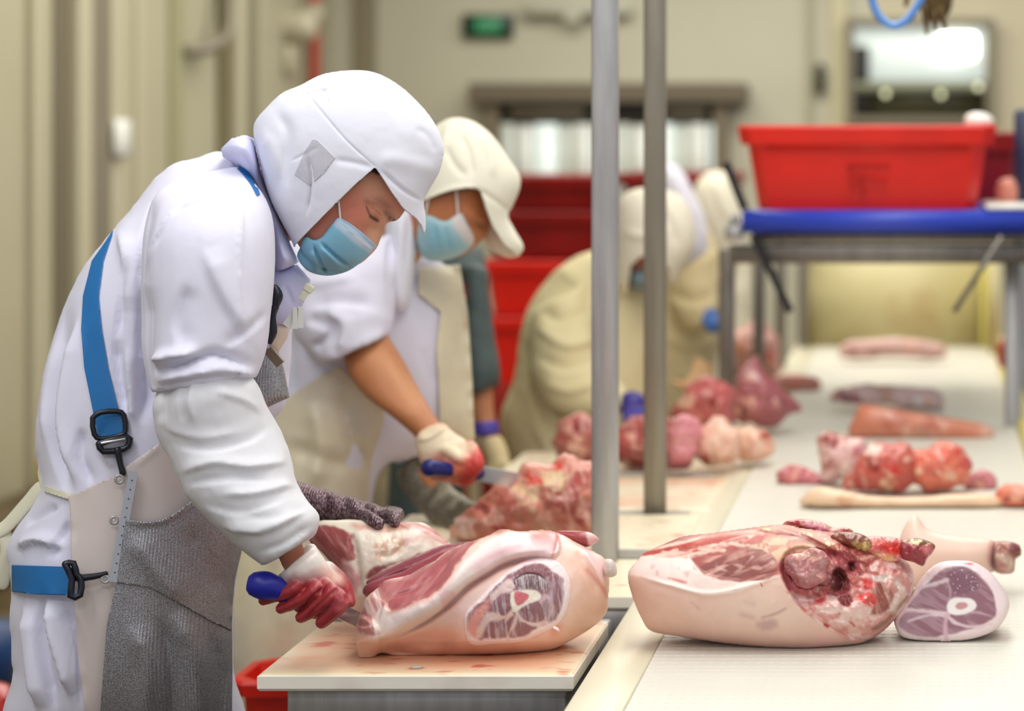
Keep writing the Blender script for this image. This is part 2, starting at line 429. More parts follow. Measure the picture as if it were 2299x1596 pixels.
M['green'] = mat('exit_sign_green', (20, 110, 66), .4, emit=(24, 120, 74), estr=.15)
M['greend'] = mat('exit_sign_dark', (22, 44, 34), .5)
M['paneA'] = mat('lit_window', (200, 210, 205), .2, emit=(205, 214, 208), estr=.75)
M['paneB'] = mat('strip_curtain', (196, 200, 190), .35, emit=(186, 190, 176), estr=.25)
M['lamp'] = mat('lamp_glow', (255, 255, 250), .3, emit=(255, 255, 245), estr=7)
M['hose'] = mat('blue_hose', (92, 146, 220), .3)
M['bronze'] = mat('tarnished_metal', (112, 92, 58), .45, .5)
M['yellowpaint'] = mat('yellow_paint', (206, 168, 40), .5)

# ------------------------------------------------ room shell
XL = -3.57; YB = 14.0; HC = 3.7
struct('floor', box(XL-.1, 4.2, -9.0, YB+.1, -.1, 0), M['floor'])
struct('wall_back', box(XL-.1, -.3-.06, YB, YB+.15, 0, HC), M['wall_back'])
struct('wall_back', box(-.36, 4.2, YB, YB+.15, 0, HC), mat('wall_warm_panel', (206, 197, 168), .5, var=.06, vscale=1.5))
struct('wall_left', box(XL-.15, XL, 1.0, YB, 0, HC), M['wall'])
struct('ceiling', box(XL-.1, 4.2, -2.0, YB+.1, HC, HC+.1), mat('ceiling_paint', (200, 200, 190), .7))
def ywall(px): return F*3.57/(VX-px)
def wstrip(n, a, b, m, z0=0., z1=HC, d=.03):
    struct('trim_%d' % n, box(XL, XL+d, ywall(a), ywall(b), z0, z1, .004), m)
wstrip(1, 118, 148, M['trimdark'], d=.012); wstrip(2, 150, 182, M['trimlight'], d=.05)
wstrip(3, 186, 228, M['trimgrey'], d=.04); wstrip(4, 236, 262, M['trimlight'], d=.03)
wstrip(5, 378, 404, mat('greenish_joint', (160, 158, 122), .5), d=.02); wstrip(6, 486, 508, mat('olive_joint', (118, 110, 78), .5), d=.03)
wstrip(7, 510, 532, M['trimlight'], d=.05); wstrip(8, 536, 566, mat('slate_joint', (134, 128, 104), .5), d=.03)
wstrip(9, 60, 75, M['trimlight'], d=.03); wstrip(10, 300, 316, M['trimlight'], d=.015)
struct('baseboard_left', box(XL, XL+.18, 1.0, YB, 0, .26, .02), mat('dark_kerb', (96, 78, 48), .5, var=.3, vscale=6))
struct('trim_11', box(-3.42, -3.30, YB-.06, YB, 0, HC, .01), mat('corner_post', (138, 130, 104), .5))
def XB(px, Y): return (px-VX)*Y/F
def ZB(py, Y): return EYE-(py-VY)*Y/F
# red riser pipe and small fittings on the left wall
yp = ywall(678)
t = thing('riser_pipe', 'red vertical fire pipe on the left wall near the corner', 'pipe', (XL+.07, yp, 0))
obj('pipe', bar((XL+.07, yp, 0), (XL+.07, yp, HC), .032), M['redpipe'], t)
for z in (2.35, 1.2): obj('clamp', box(XL, XL+.12, yp-.06, yp+.06, z-.05, z+.05, .01), M['trimlight'], t)
o = obj('wall_bell', join(tube([(XL, ywall(642), 2.26), (XL+.1, ywall(642), 2.26)], .09, 16), box(XL, XL+.05, ywall(634), ywall(648), 2.0, 2.16, .01)), M['trimlight']); tag(o, 'pale round fitting on the wall beside the red pipe', 'fitting')
o = obj('wall_box', box(XL+.0, XL+.1, ywall(600), ywall(632), 2.52, 2.9, .02), M['navy']); tag(o, 'dark box high on the wall left of the red pipe', 'box')
o = obj('soap_dispenser', box(XL+.041, XL+.07, ywall(228), ywall(262), EYE-(352-VY)/F*10.2, EYE-(268-VY)/F*10.2, .02), M['white']); tag(o, 'small white upright dispenser on the dark post of the left wall', 'dispenser')
hp = [(XL+.06, ywall(478), 2.7), (XL+.08, ywall(474), 2.35), (XL+.12, ywall(455), 2.16), (XL+.1, ywall(425), 2.08), (XL+.03, ywall(405), 2.06)]
o = obj('wall_hose', tube(hp, .03, 10), M['trimgrey']); tag(o, 'thin grey hose curving down the left wall at the top', 'hose')
GL = ['leftmost yellow block on the dark kerb of the left wall', 'middle yellow block on the dark kerb of the left wall', 'yellow block on the kerb nearest the worker\'s back']
for k, pxx in enumerate((-10, 50, 104)):
    y = ywall(pxx); o = obj('corner_guard', box(XL+.18, XL+.26, y-.08, y+.08, .265, .44, .02), M['yellowpaint'])
    tag(o, GL[k], 'guard', 'yellow guards on the kerb')
# back wall: hatch opening with strip curtain, exit sign, lit window
def window(name, x0, x1, y0, y1, Y, fw=.06, depth=.1):
    a, b = XB(x0, Y), XB(x1, Y); zt, zb = ZB(y0, Y), ZB(y1, Y)
    f = join(box(a-fw, a, Y-depth, Y, zb-fw, zt+fw, .008), box(b, b+fw, Y-depth, Y, zb-fw, zt+fw, .008), box(a, b, Y-depth, Y, zt, zt+fw, .008), box(a, b, Y-depth, Y, zb-fw, zb, .008))
    return f, a, b, zb, zt
f, a, b, zb, zt = window('w', 1128, 1606, 232, 470, YB-.02, .08, .12)
w1 = struct('window_1', f, M['frame'])
struct('trim_12', box(a-.17, b+.2, YB-.2, YB, zt+.0, zt+.12, .01), mat('hatch_lintel', (106, 96, 78), .5))
obj('roller_shutter', box(a, b, YB-.1, YB-.04, ZB(278, YB), zt, .01), M['dark'], w1)
obj('shutter_slat', box(a+.06, XB(1320, YB), YB-.13, YB-.1, ZB(262, YB), ZB(242, YB), .01), M['trimgrey'], w1)
obj('shutter_slat', box(XB(1500, YB), b-.04, YB-.13, YB-.1, ZB(262, YB), ZB(242, YB), .01), M['trimgrey'], w1)
k = 0; xx = a
while xx < b-.01:
    wd = .085+.03*((k*7) % 3); x2 = min(b, xx+wd)
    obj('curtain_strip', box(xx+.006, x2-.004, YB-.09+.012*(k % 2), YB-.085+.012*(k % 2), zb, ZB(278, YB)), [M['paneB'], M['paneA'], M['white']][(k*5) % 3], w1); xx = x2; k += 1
f, a, b, zb, zt = window('w', 1918, 2212, 62, 262, YB-.02, .05, .12)
w2 = struct('window_2', f, M['trimgrey'])
obj('pane', box(a, b, YB-.05, YB-.04, ZB(182, YB), zt), M['paneA'], w2)
obj('dark_panel', box(a, b, YB-.06, YB-.04, zb, ZB(182, YB)), mat('reflecting_dark_glass', (74, 72, 52), .2), w2)
obj('mullion', box(a, a+.09, YB-.1, YB-.06, zb, ZB(105, YB), .01), M['dark'], w2)
obj('shelf_rail', box(a, b, YB-.12, YB-.08, ZB(208, YB), ZB(184, YB), .01), mat('grey_green_rail', (134, 138, 116), .4, .3), w2)
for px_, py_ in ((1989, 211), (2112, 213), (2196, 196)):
    obj('lamp_reflection', tube([(XB(px_, YB), YB-.13, ZB(py_, YB)), (XB(px_, YB), YB-.12, ZB(py_, YB))], .018, 12), mat('reflection_glow', (200, 200, 170), .3, emit=(220, 220, 180), estr=1.6), w2)  # glowing discs standing in for lamps mirrored in the glass
obj('lamp_tube', box(XB(2108, YB), XB(2192, YB), YB-.12, YB-.08, ZB(132, YB), ZB(78, YB), .03), M['lamp'], w2)
t = thing('exit_sign', 'green exit sign high on the back wall', 'sign', (XB(1097, YB), YB-.1, ZB(82, YB)))
obj('housing', box(XB(1042, YB), XB(1154, YB), YB-.06, YB-.002, ZB(85, YB), ZB(33, YB), .008), M['greend'], t)
obj('lit_panel', box(XB(1066, YB), XB(1132, YB), YB-.066, YB-.06, ZB(80, YB), ZB(40, YB), .002), M['green'], t)
for k, (x0, x1, y0, y1) in enumerate(((1076, 1082, 46, 72), (1088, 1094, 46, 72), (1100, 1108, 50, 72), (1112, 1120, 50, 62))):
    obj('marking', box(XB(x0, YB), XB(x1, YB), YB-.069, YB-.066, ZB(y1, YB), ZB(y0, YB)), mat('sign_mint', (110, 190, 150), .4), t)
o = obj('cable_tray', join(box(XB(1180, YB), XB(1420, YB), YB-.1, YB, ZB(36, YB), ZB(8, YB), .01), box(XB(1270, YB), XB(1310, YB), YB-.12, YB-.1, ZB(55, YB), ZB(30, YB), .01)), mat('tray_paint', (186, 186, 168), .5)); tag(o, 'pale cable tray on the back wall right of the exit sign', 'tray')
o = obj('wall_bracket', box(XB(1831, YB), XB(1852, YB), YB-.08, YB, ZB(212, YB), ZB(142, YB), .02), mat('olive_dark', (62, 62, 42), .5)); tag(o, 'narrow dark fitting on the back wall left of the lit window', 'fitting')
struct('trim_13', box(XB(1812, YB), XB(1826, YB), YB-.03, YB, 0, HC), mat('joint_dull', (166, 162, 136), .5))  # upright strip darker than the wall around it
struct('trim_14', box(XB(1868, YB), XB(1902, YB), YB-.04, YB, 0, HC), mat('joint_warm', (204, 196, 160), .5))

# ------------------------------------------------ main belt
X0 = -0.513; X1 = 0.245
t = thing('conveyor', 'long white modular plastic belt conveyor running away between the cutters', 'conveyor', (X0, 2.4, 0))
obj('side_strip', box(X0, X0+.085, 2.4, 9.2, TZ-.03, TZ-.0035, .003), M['beltedge'], t)
obj('belt_bed', box(X0+.085, X1, 2.4, 9.2, TZ-.05, TZ-.0078), mat('bed_plastic', (120, 96, 80), .6), t)
obj('edge_rail', box(X1, X1+.05, 2.4, 9.2, TZ-.06, TZ+.02, .006), M['yellow'], t)
obj('frame', join(box(X0, X1+.05, 2.4, 9.2, TZ-.2, TZ-.06, .004), *[box(x-.025, x+.025, y-.025, y+.025, 0, TZ-.2) for x in (X0+.04, X1) for y in (2.6, 4.6, 6.6, 8.6)]), M['steel_d'], t)
pitch = .0255; y = 2.42; msh = None; n = 0; bx0 = X0+.088; bw = X1-.002-bx0
def module():
    ms = [box(0, bw, 0, .0228, 0, .008, .0008)]; x = .004
    while x < bw-.008: ms.append(box(x, x+.0105, .0215, .0258, 0, .0078)); x += .0185
    return join(*ms)
v, f = module(); me = bpy.data.meshes.new('belt_module'); me.from_pydata(v.tolist(), [], f); me.materials.append(M['belt']); me.update()
while y < 9.15 and n < 270:
    o = bpy.data.objects.new('belt_module', me); C.objects.link(o); o.parent = t; o.location = (bx0-X0, y-2.4, TZ-.008); y += pitch; n += 1
# cream end screen under the overhead conveyor
o = obj('end_screen', join(box(-.47, .25, 8.95, 8.96, TZ, 1.2), box(.23, .26, 8.6, 8.96, TZ, 1.2)), M['cream']); tag(o, 'cream stained plastic screen at the far end of the belt', 'screen')
o = obj('screen_edge', box(.2, .229, 8.9, 8.945, TZ+.0, 1.2, .006), M['yellow']); tag(o, 'yellow upright strip at the right edge of the cream screen', 'strip')

# ------------------------------------------------ cutting tables on the left
def board(px0, px1, pyf, pyb, x1=None, Z=TZ, th=.026, cols=(236, 226, 196), stain=(232, 176, 140), lab='', seed=1, dz=0, sc=3.0, amt=.5):
    Yf = (EYE-Z)*F/(pyf-VY); Yb = (EYE-Z)*F/(pyb-VY); a = XB(px0, Yf); b = XB(px1, Yf)
    # grid topped slab so that stains can be part of the plastic's colour
    nx, ny = 140, 70; gx, gy = np.meshgrid(np.linspace(a, b, nx), np.linspace(Yf, Yb, ny), indexing='ij'); e = .004
    V = np.stack([gx, gy, np.full(gx.shape, Z)], -1); V[0, :, 2] -= .001; V[-1, :, 2] -= .001; V[:, 0, 2] -= .001
    idx = np.arange(nx*ny).reshape(nx, ny); ff = np.stack([idx[:-1, :-1], idx[1:, :-1], idx[1:, 1:], idx[:-1, 1:]], -1).reshape(-1, 4).tolist()
    V = V.reshape(-1, 3); loop = list(idx[:, 0])+list(idx[-1, 1:])+list(idx[::-1, -1][1:])+list(idx[0, ::-1][1:-1])
    nl = len(loop); cen = V[loop].mean(0); V2 = [V]; o = len(V)
    for k, (ex, z) in enumerate(((.003, Z-.004), (.003, Z-th+.004), (0, Z-th))):
        L = V[loop].copy(); L[:, 0] += np.sign(L[:, 0]-cen[0])*ex*(np.abs(L[:, 0]-cen[0]) > (b-a)/2-.01); L[:, 1] -= ex*(L[:, 1] < Yf+.001); L[:, 2] = z; V2.append(L)
    V = np.concatenate(V2); prev = loop
    for k in range(3):
        cur = list(range(o+k*nl, o+(k+1)*nl)); ff += [[prev[j], cur[j], cur[(j+1) % nl], prev[(j+1) % nl]] for j in range(nl)]; prev = cur
    ff.append(prev)
    s = noise(V*np.array([1, 2.2, 1]), sc, seed, 4); top = V[:, 2] > Z-.003; k = np.clip((s+amt-.35)*1.6, 0, 1)*top
    inn = np.clip(np.minimum(V[:, 0]-a, b-V[:, 0])/.05+.1, 0, 1)*np.clip((V[:, 1]-Yf)/.06+.0, 0, 1); k = k*np.clip(inn+.15, 0, 1)
    col = lin(cols)*(1-k[:, None])+lin(stain)*k[:, None]
    s2 = noise(V*np.array([1, 3, 3]), 22, seed+5, 3); k2 = np.clip((s2-.38)*4, 0, .75)[:, None]; col = col*(1-k2)+lin((196, 72, 60))*k2
    ed = np.clip(1-np.abs(V[:, 1]-Yf)/.03, 0, 1)*top*.5*np.clip(.5+noise(V, 9, seed+3, 2), 0, 1); col = col*(1-ed[:, None])+lin((236, 214, 150))*ed[:, None]
    side = ~top; col[side] = lin((246, 242, 226)); g = np.clip(noise(V, 15, seed+9, 3)-.1, 0, .4)[:, None]*side[:, None]; col = col*(1-g)+lin((214, 190, 176))*g
    ob = obj('cutting_board', (V, ff), M['board'], col=col, smooth=False); tag(ob, lab, 'board'); return a, b, Yf, Yb
B1 = board(583, 1284, 1512, 1396, lab='front white cutting board with pink stains, the ham resting on it', seed=3, amt=1.05, stain=(232, 178, 142))
B2 = board(1150, 1418, 1335, 1256, lab='white cutting board with yellow stains just behind the ham', seed=5, amt=.2, stain=(232, 222, 170))
B3 = board(820, 1533, 1228, 1155, lab='cutting board under the meat of the second cutter', seed=8, stain=(236, 200, 160), amt=.5)
B4 = board(1120, 1595, 1142, 1072, lab='pink stained cutting board behind the rear pole', seed=10, stain=(238, 196, 166), amt=.6)
B5 = board(1120, 1640, 1060, 1015, lab='far cutting board holding the pile of pork pieces', seed=12, stain=(224, 200, 150), amt=.5)
B6 = board(1440, 1685, 1000, 905, lab='farthest white board at the left of the belt', seed=14, amt=.3)
def table(x0, x1, y0, y1, lab):
    t = thing('work_table', lab, 'table', (x0, y0, 0)); z = TZ-.0265
    obj('frame', join(box(x0, x1, y0, y0+.03, z-.045, z, .003), box(x0, x1, y1-.03, y1, z-.045, z, .003), box(x0, x0+.03, y0+.03, y1-.03, z-.045, z, .003), box(x1-.03, x1, y0+.03, y1-.03, z-.045, z, .003)), M['steel'], t)
    obj('shelf_panel', box(x0+.03, x1-.045, y0+.05, y0+.06, z-.3, z-.05), M['steel'], t)
    for x in (x0, x1-.042):
        for y in (y0+.001, y1-.043): obj('leg', box(x, x+.042, y, y+.042, 0, z-.0455, .006), M['steel'], t)
table(B1[0]+.035, B1[1]-.012, 3.515, 4.02, 'front steel table carrying the first cutting board')
table(B3[0]+.03, B3[1]-.02, 4.10, 5.3, 'steel table carrying the second cutter\'s boards')
table(B5[0]+.03, B5[1]-.02, 5.4, 5.98, 'steel table carrying the far pile of pork pieces')
table(B6[0]+.02, B6[1]-.02, 6.03, 7.2, 'farthest steel table, in front of the hooded workers')
o = obj('gap_channel', box(-.64, X0-.012, 3.45, 7.5, TZ-.2, TZ-.12), M['dark']); tag(o, 'dark channel between the cutting boards and the belt', 'channel')

# ------------------------------------------------ poles and the overhead conveyor
def pole(px, py, wd, ztop, lab, mt=None):
    Y = (EYE-TZ)*F/(py-VY); X = XB(px, Y); t = thing('steel_pole', lab, 'pole', (X, Y, 0)); h = wd/2
    obj('square_tube', box(X-h, X+h, Y-h, Y+h, 0, ztop, .005), mt or M['steel'], t); return X, Y
pole(1359, 1258, .0475, HC, 'nearer square steel pole rising in front of the beige workers')
pole(1471, 1147, .045, HC, 'farther square steel pole right of the nearer one', mat('pole_warm_steel', (150, 144, 130), .42, .55, var=.15, vscale=9, stretch=(6, 6, .6)))
YF = 6.55; zr = ZB(497, 6.3)
t = thing('overhead_conveyor', 'raised steel conveyor frame with a blue front roller over the belt', 'conveyor', (XB(1660, 6.4), 6.4, 0))
xa, xb = XB(1668, 6.3), XB(2330, 6.3)
obj('roller', tube([(xa, 6.3, zr), (xb, 6.3, zr)], .031, 24, 1, dome=False), M['blue'], t)
obj('crossbeam', box(XB(1640, 6.4), XB(2340, 6.4), 6.34, 6.42, ZB(590, 6.38), ZB(547, 6.38), .006), M['steel_d'], t)
obj('bed_plate', box(xa+.02, xb, 6.34, 7.6, ZB(545, 6.3), ZB(524, 6.3), .003), M['steel_d'], t)
obj('top_belt', box(xa+.02, xb, 6.3, 7.6, zr+.018, zr+.03, .003), M['blue'], t)
for i, (px, py, wd) in enumerate(((1632, 952, .044), (1704, 884, .036), (1753, 822, .036), (1802, 778, .034))):
    Y = (EYE-TZ)*F/(py-VY); X = XB(px, Y); obj('upright', box(X-wd/2, X+wd/2, Y-wd/2, Y+wd/2, TZ, ZB(560, 6.5), .004), M['steel_d'], t)
for px, Y in ((2272, 6.5), (2292, 7.4)): X = XB(px, Y); obj('upright', box(X-.02, X+.025, Y-.02, Y+.02, 0, ZB(560, 6.5), .004), M['steel'], t)
obj('bearing', join(box(XB(1628, 6.3), XB(1668, 6.3), 6.27, 6.35, ZB(540, 6.3), ZB(500, 6.3), .01), box(XB(1640, 6.3), XB(1660, 6.3), 6.26, 6.33, ZB(505, 6.3), ZB(480, 6.3), .01)), M['steel'], t)
obj('brace', flatbar(P(1690, 528, 6.32), P(1775, 700, 6.32), .02, .02, (1, 0, 0)), M['black'], t, smooth=False)
obj('guide_rod', bar(P(2250, 530, 6.25), P(2142, 700, 6.25), .008), M['steel_d'], t)
obj('lever', flatbar(P(1630, 365, 6.3), P(1672, 470, 6.3), .022, .022, (1, 0, 0)), M['black'], t, smooth=False)
# red crate
def crate(name, x0, x1, y0, y1, z0, z1, m, lab, tap=.03, group=None, lip=.06):
    t = thing(name, lab, 'crate', ((x0+x1)/2, (y0+y1)/2, z0), group); th = .006
    def ring(x0, x1, y0, y1, z, c):
        return [(x0+c, y0, z), (x1-c, y0, z), (x1, y0+c, z), (x1, y1-c, z), (x1-c, y1, z), (x0+c, y1, z), (x0, y1-c, z), (x0, y0+c, z)]
    H = z1-z0
    def at(z): k = tap*(1-(z-z0)/H); return k
    V = []; 
    for z, off in ((z0, 0), (z1-lip, 0), (z1-lip, -.018), (z1-.006, -.02), (z1, -.016), (z1, .0), (z1-lip, th), (z0+th, th)):
        k = at(z)+off; V += ring(x0+k, x1-k, y0+k, y1-k, z, .03)
    Fc = []
    for r in range(7):
        for k in range(8): k2 = (k+1) % 8; Fc.append([r*8+k, r*8+k2, (r+1)*8+k2, (r+1)*8+k])
    Fc += [list(range(8))[::-1], [56+k for k in range(8)]]
    obj('shell', (np.array(V), Fc), m, t, smooth=False); return t
zc = zr+.031
t = crate('red_crate', XB(1672, 6.35), XB(2222, 6.35), 6.33, 6.75, zc, ZB(281, 6.35), M['red'], 'bright red plastic crate standing on the blue roller conveyor', .035, lip=.053)
obj('handle_rib', box(XB(1672, 6.35)+.06, XB(2222, 6.35)-.06, 6.325, 6.34, ZB(334, 6.33), ZB(328, 6.33)), M['red'], t)
x_, y_ = 1925, 400
obj('faded_mark', join(*[tube([P(a, b, 6.338), P(c, d, 6.338)], .006, 6, 1, flat=.3) for a, b, c, d in ((1905, 372, 1995, 372), (1905, 372, 1915, 430), (1925, 395, 1990, 410), (1925, 395, 1940, 440))]), mat('mark_dark_red', (186, 26, 16), .5), t)
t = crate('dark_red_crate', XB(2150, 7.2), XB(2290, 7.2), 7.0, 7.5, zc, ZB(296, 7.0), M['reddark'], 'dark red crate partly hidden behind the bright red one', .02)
o = inflate([(2168, 262), (2190, 252), (2220, 258), (2232, 275), (2215, 290), (2170, 290)], Frame(2200, 270, 6.5), 4, .04, relief=None); o = obj('plastic_bag', o[:2], M['white']); tag(o, 'white plastic bag sticking up at the rim of the red crate', 'bag')
o = inflate([(2245, 405), (2275, 400), (2290, 425), (2285, 455), (2250, 458), (2235, 435)], Frame(2265, 430, 6.6), 4, .03); o = obj('meat_piece', o[:2], mat('salmon_meat', (226, 150, 130), .35)); tag(o, 'pale salmon lump of meat behind the right end of the red crate', 'meat')
o = obj('white_tray', box(XB(2212, 6.35), XB(2330, 6.35), 6.28, 6.7, zc, zc+.014, .005), M['white']); tag(o, 'flat white tray beside the red crate on the roller conveyor', 'tray')
o = obj('navy_post', box(XB(2278, 6.6), XB(2330, 6.6), 6.58, 6.68, zc, ZB(245, 6.6), .01), M['navy']); tag(o, 'dark blue post at the right edge beside the crates', 'post')
# hose and hanging fitting at top right
hz = [P(1950, -120, 5.6), P(1952, -40, 5.6), P(1962, 15, 5.6), P(1982, 46, 5.6), P(2008, 58, 5.6), P(2035, 46, 5.6), P(2058, 15, 5.6), P(2072, -20, 5.6), P(2078, -120, 5.6)]
o = obj('air_hose', tube(hz, .0095, 14, 6), M['hose']); tag(o, 'light blue air hose hanging in a loop at the top right', 'hose')
t = thing('hanging_fitting', 'tarnished brown fitting with prongs hanging at the top right', 'fitting', tuple(P(2100, 0, 5.7)))
obj('body', inflate([(2062, -60), (2135, -60), (2138, 10), (2122, 40), (2090, 48), (2068, 20)], Frame(2100, 0, 5.7), 4, .03)[:2], M['bronze'], t)
for a, b in (((2075, 15), (2082, 76)), ((2098, 30), (2100, 68)), ((2112, 20), (2122, 66)), ((2040, -30), (2034, 12))): obj('prong', tube([P(*a, 5.68), P(*b, 5.68)], [.011, .005], 8, 1), M['bronze'], t)
# red bins stacked behind the workers
def bins():
    Y = 9.5; k = 0; rows = [(395, 470), (475, 575), (585, 705), (712, 860)]
    labs = ['dark red bin on top of the stack behind the workers', 'dark red bin second from the top of the stack', 'bright red bin third from the top, beside the grey vest', 'red bin at the bottom of the visible stack']
    for (a, b), l in zip(rows, labs):
        x0 = XB(1085, Y); x1 = XB(1345, Y)
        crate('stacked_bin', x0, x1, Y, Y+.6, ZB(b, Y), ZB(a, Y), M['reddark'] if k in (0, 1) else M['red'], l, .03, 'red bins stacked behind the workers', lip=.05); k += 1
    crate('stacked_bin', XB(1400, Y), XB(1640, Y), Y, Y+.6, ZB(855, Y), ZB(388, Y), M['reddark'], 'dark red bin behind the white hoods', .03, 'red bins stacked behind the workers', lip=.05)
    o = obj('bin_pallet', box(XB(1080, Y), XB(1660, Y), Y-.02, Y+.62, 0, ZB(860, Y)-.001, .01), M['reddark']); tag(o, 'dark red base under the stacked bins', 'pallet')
bins()
# red tubs and blue drum low at the left
t = crate('floor_tub', XB(500, 4.35), XB(700, 4.35), 4.45, 4.62, .25, ZB(1526, 4.45), M['red'], 'red tub below the front table edge', .02, lip=.03)
o = obj('tub_stand', box(XB(525, 4.35), XB(675, 4.35), 4.48, 4.60, 0, .249, .01), M['steel_d']); tag(o, 'low stand under the red tub', 'stand')
o = inflate([(-80, 1540), (-20, 1528), (25, 1540), (36, 1575), (36, 1660), (-80, 1660)], Frame(0, 1590, 5.2), 4, .1, relief=folds_fn([([(0, 1560), (30, 1580)], 8, .01)])); o = obj('red_sack', o[:2], mat('glossy_red', (200, 60, 62), .2, var=.2, vscale=20)); tag(o, 'glossy red bag at the bottom left corner', 'bag')
o = obj('blue_drum', tube([(XB(-40, 7), 7.0, 0.0), (XB(-40, 7), 7.0, ZB(1400, 7))], .095, 24, 1, dome=False), mat('blue_drum', (24, 64, 118), .4)); tag(o, 'blue drum on the floor behind the worker at the left edge', 'drum')
# little fat scrap on the board
o = inflate([(922, 1499), (932, 1495), (948, 1497), (946, 1506), (926, 1508)], Frame(935, 1503, 3.53), 2, .004); o = obj('fat_scrap', G((o[0]+[0, 0, .001], o[1]), TZ), mat('grey_fat', (170, 176, 160), .3)); tag(o, 'tiny grey scrap on the front cutting board', 'scrap')
# ------------------------------------------------ meat
M['meat'] = mat('wet_meat', (220, 160, 150), .34, attr=True, bump=.35, bscale=170, bdist=.0015, coat=.22, sss=.02)
M['skin'] = mat('pork_skin', (236, 190, 170), .42, attr=True, bump=.12, bscale=90, bdist=.001, coat=.12, sss=.03)
M['raw'] = mat('raw_meat', (220, 160, 150), .38, attr=True, bump=.5, bscale=60, bdist=.003, coat=.2)
def piece(name, poly, fr, layers=(), base=(236, 196, 180), step=3, tf=.06, tb=None, mt='meat', parent=None, relief=None, z=None, lam=None, p=.5, seed=3, rough=0, rsc=.03, smooth=5, tagv=None, cut=None, base_h=None, var=.06):
    rf = relief
    if rough: rf = lambda q: (relief(q) if relief else 0)+rough*noise(q, rsc, seed, 4)
    v, f, _ = inflate(poly, fr, step, tf, tb, lam, p, rf, smooth=smooth, base=base_h)
    if z is not None: v[:, 2] = np.maximum(v[:, 2], z)
    col = paint((v, f), base, layers, seed, var); o = obj(name, (v, f), M[mt], parent, col=col)
    if tagv: tag(o, *tagv)
    return o
EPS = .0006
# ---- front leg of pork on the board
t = thing('pork_joint', 'large skin-on pork leg with a round sawn shank face on the front board', 'meat', (-.66, 3.62, TZ))
frA = Frame(1100, 1476, 3.64)
legp = [(806, 1476), (800, 1437), (800, 1401), (812, 1365), (822, 1342), (850, 1318), (868, 1302), (920, 1290), (965, 1268), (1000, 1240), (1040, 1222), (1092, 1204), (1127, 1188), (1166, 1194), (1217, 1190), (1256, 1198), (1303, 1222), (1336, 1240), (1360, 1258), (1368, 1300), (1366, 1335), (1362, 1374), (1334, 1405), (1283, 1437), (1225, 1464), (1146, 1478), (1068, 1480), (970, 1478), (900, 1474), (862, 1466), (846, 1470), (838, 1481), (821, 1484)]
cre = folds_fn([([(866, 1440), (905, 1420), (966, 1392), (1010, 1360), (1050, 1322), (1090, 1296), (1131, 1272), (1186, 1256), (1240, 1250)], 8, -.020),
                ([(890, 1400), (960, 1360), (1010, 1310), (1060, 1262), (1120, 1228), (1190, 1218)], 26, .018),
                ([(1240, 1250), (1248, 1225), (1250, 1200)], 5, -.006), ([(1303, 1230), (1330, 1270), (1350, 1310), (1362, 1335)], 7, .008), ([(1290, 1240), (1318, 1290), (1340, 1340)], 8, -.006),
                ([(868, 1352), (930, 1330), (985, 1295), (1015, 1245)], 9, -.006)])
fl_ = stepf([(835, 1440), (905, 1420), (966, 1390), (1010, 1358), (1050, 1320), (1090, 1294), (1131, 1270), (1186, 1254), (1247, 1250), (1248, 1200), (1200, 1170), (1090, 1170), (960, 1200), (860, 1280), (790, 1350), (780, 1440)], .017, 5)
le_ = stepf([(1170, 1180), (1130, 1180), (1092, 1194), (1060, 1224), (1030, 1262), (1000, 1308), (970, 1335), (930, 1352), (880, 1372), (866, 1352), (840, 1330), (830, 1250), (1000, 1160)], -.006, 3)
fold_ = stepf([(872, 1350), (930, 1334), (975, 1312), (1002, 1285), (1020, 1240), (1060, 1200), (900, 1180), (780, 1300), (800, 1400), (850, 1400)], -.010, 4)
legrel = lambda q: cre(q)+fl_(q)+stepf([(800, 1390), (845, 1400), (856, 1440), (846, 1475), (815, 1490), (795, 1480)], .012, 6)(q)+folds_fn([([(866, 1462), (960, 1440), (1040, 1452)], 22, -.022)])(q)+le_(q)+fold_(q)-.03*np.clip((q[..., 1]-1440)/40, 0, 1)
FATW = (250, 232, 226); SKIN = (238, 196, 172); LEAN = (160, 78, 84); PINK = (244, 208, 204)
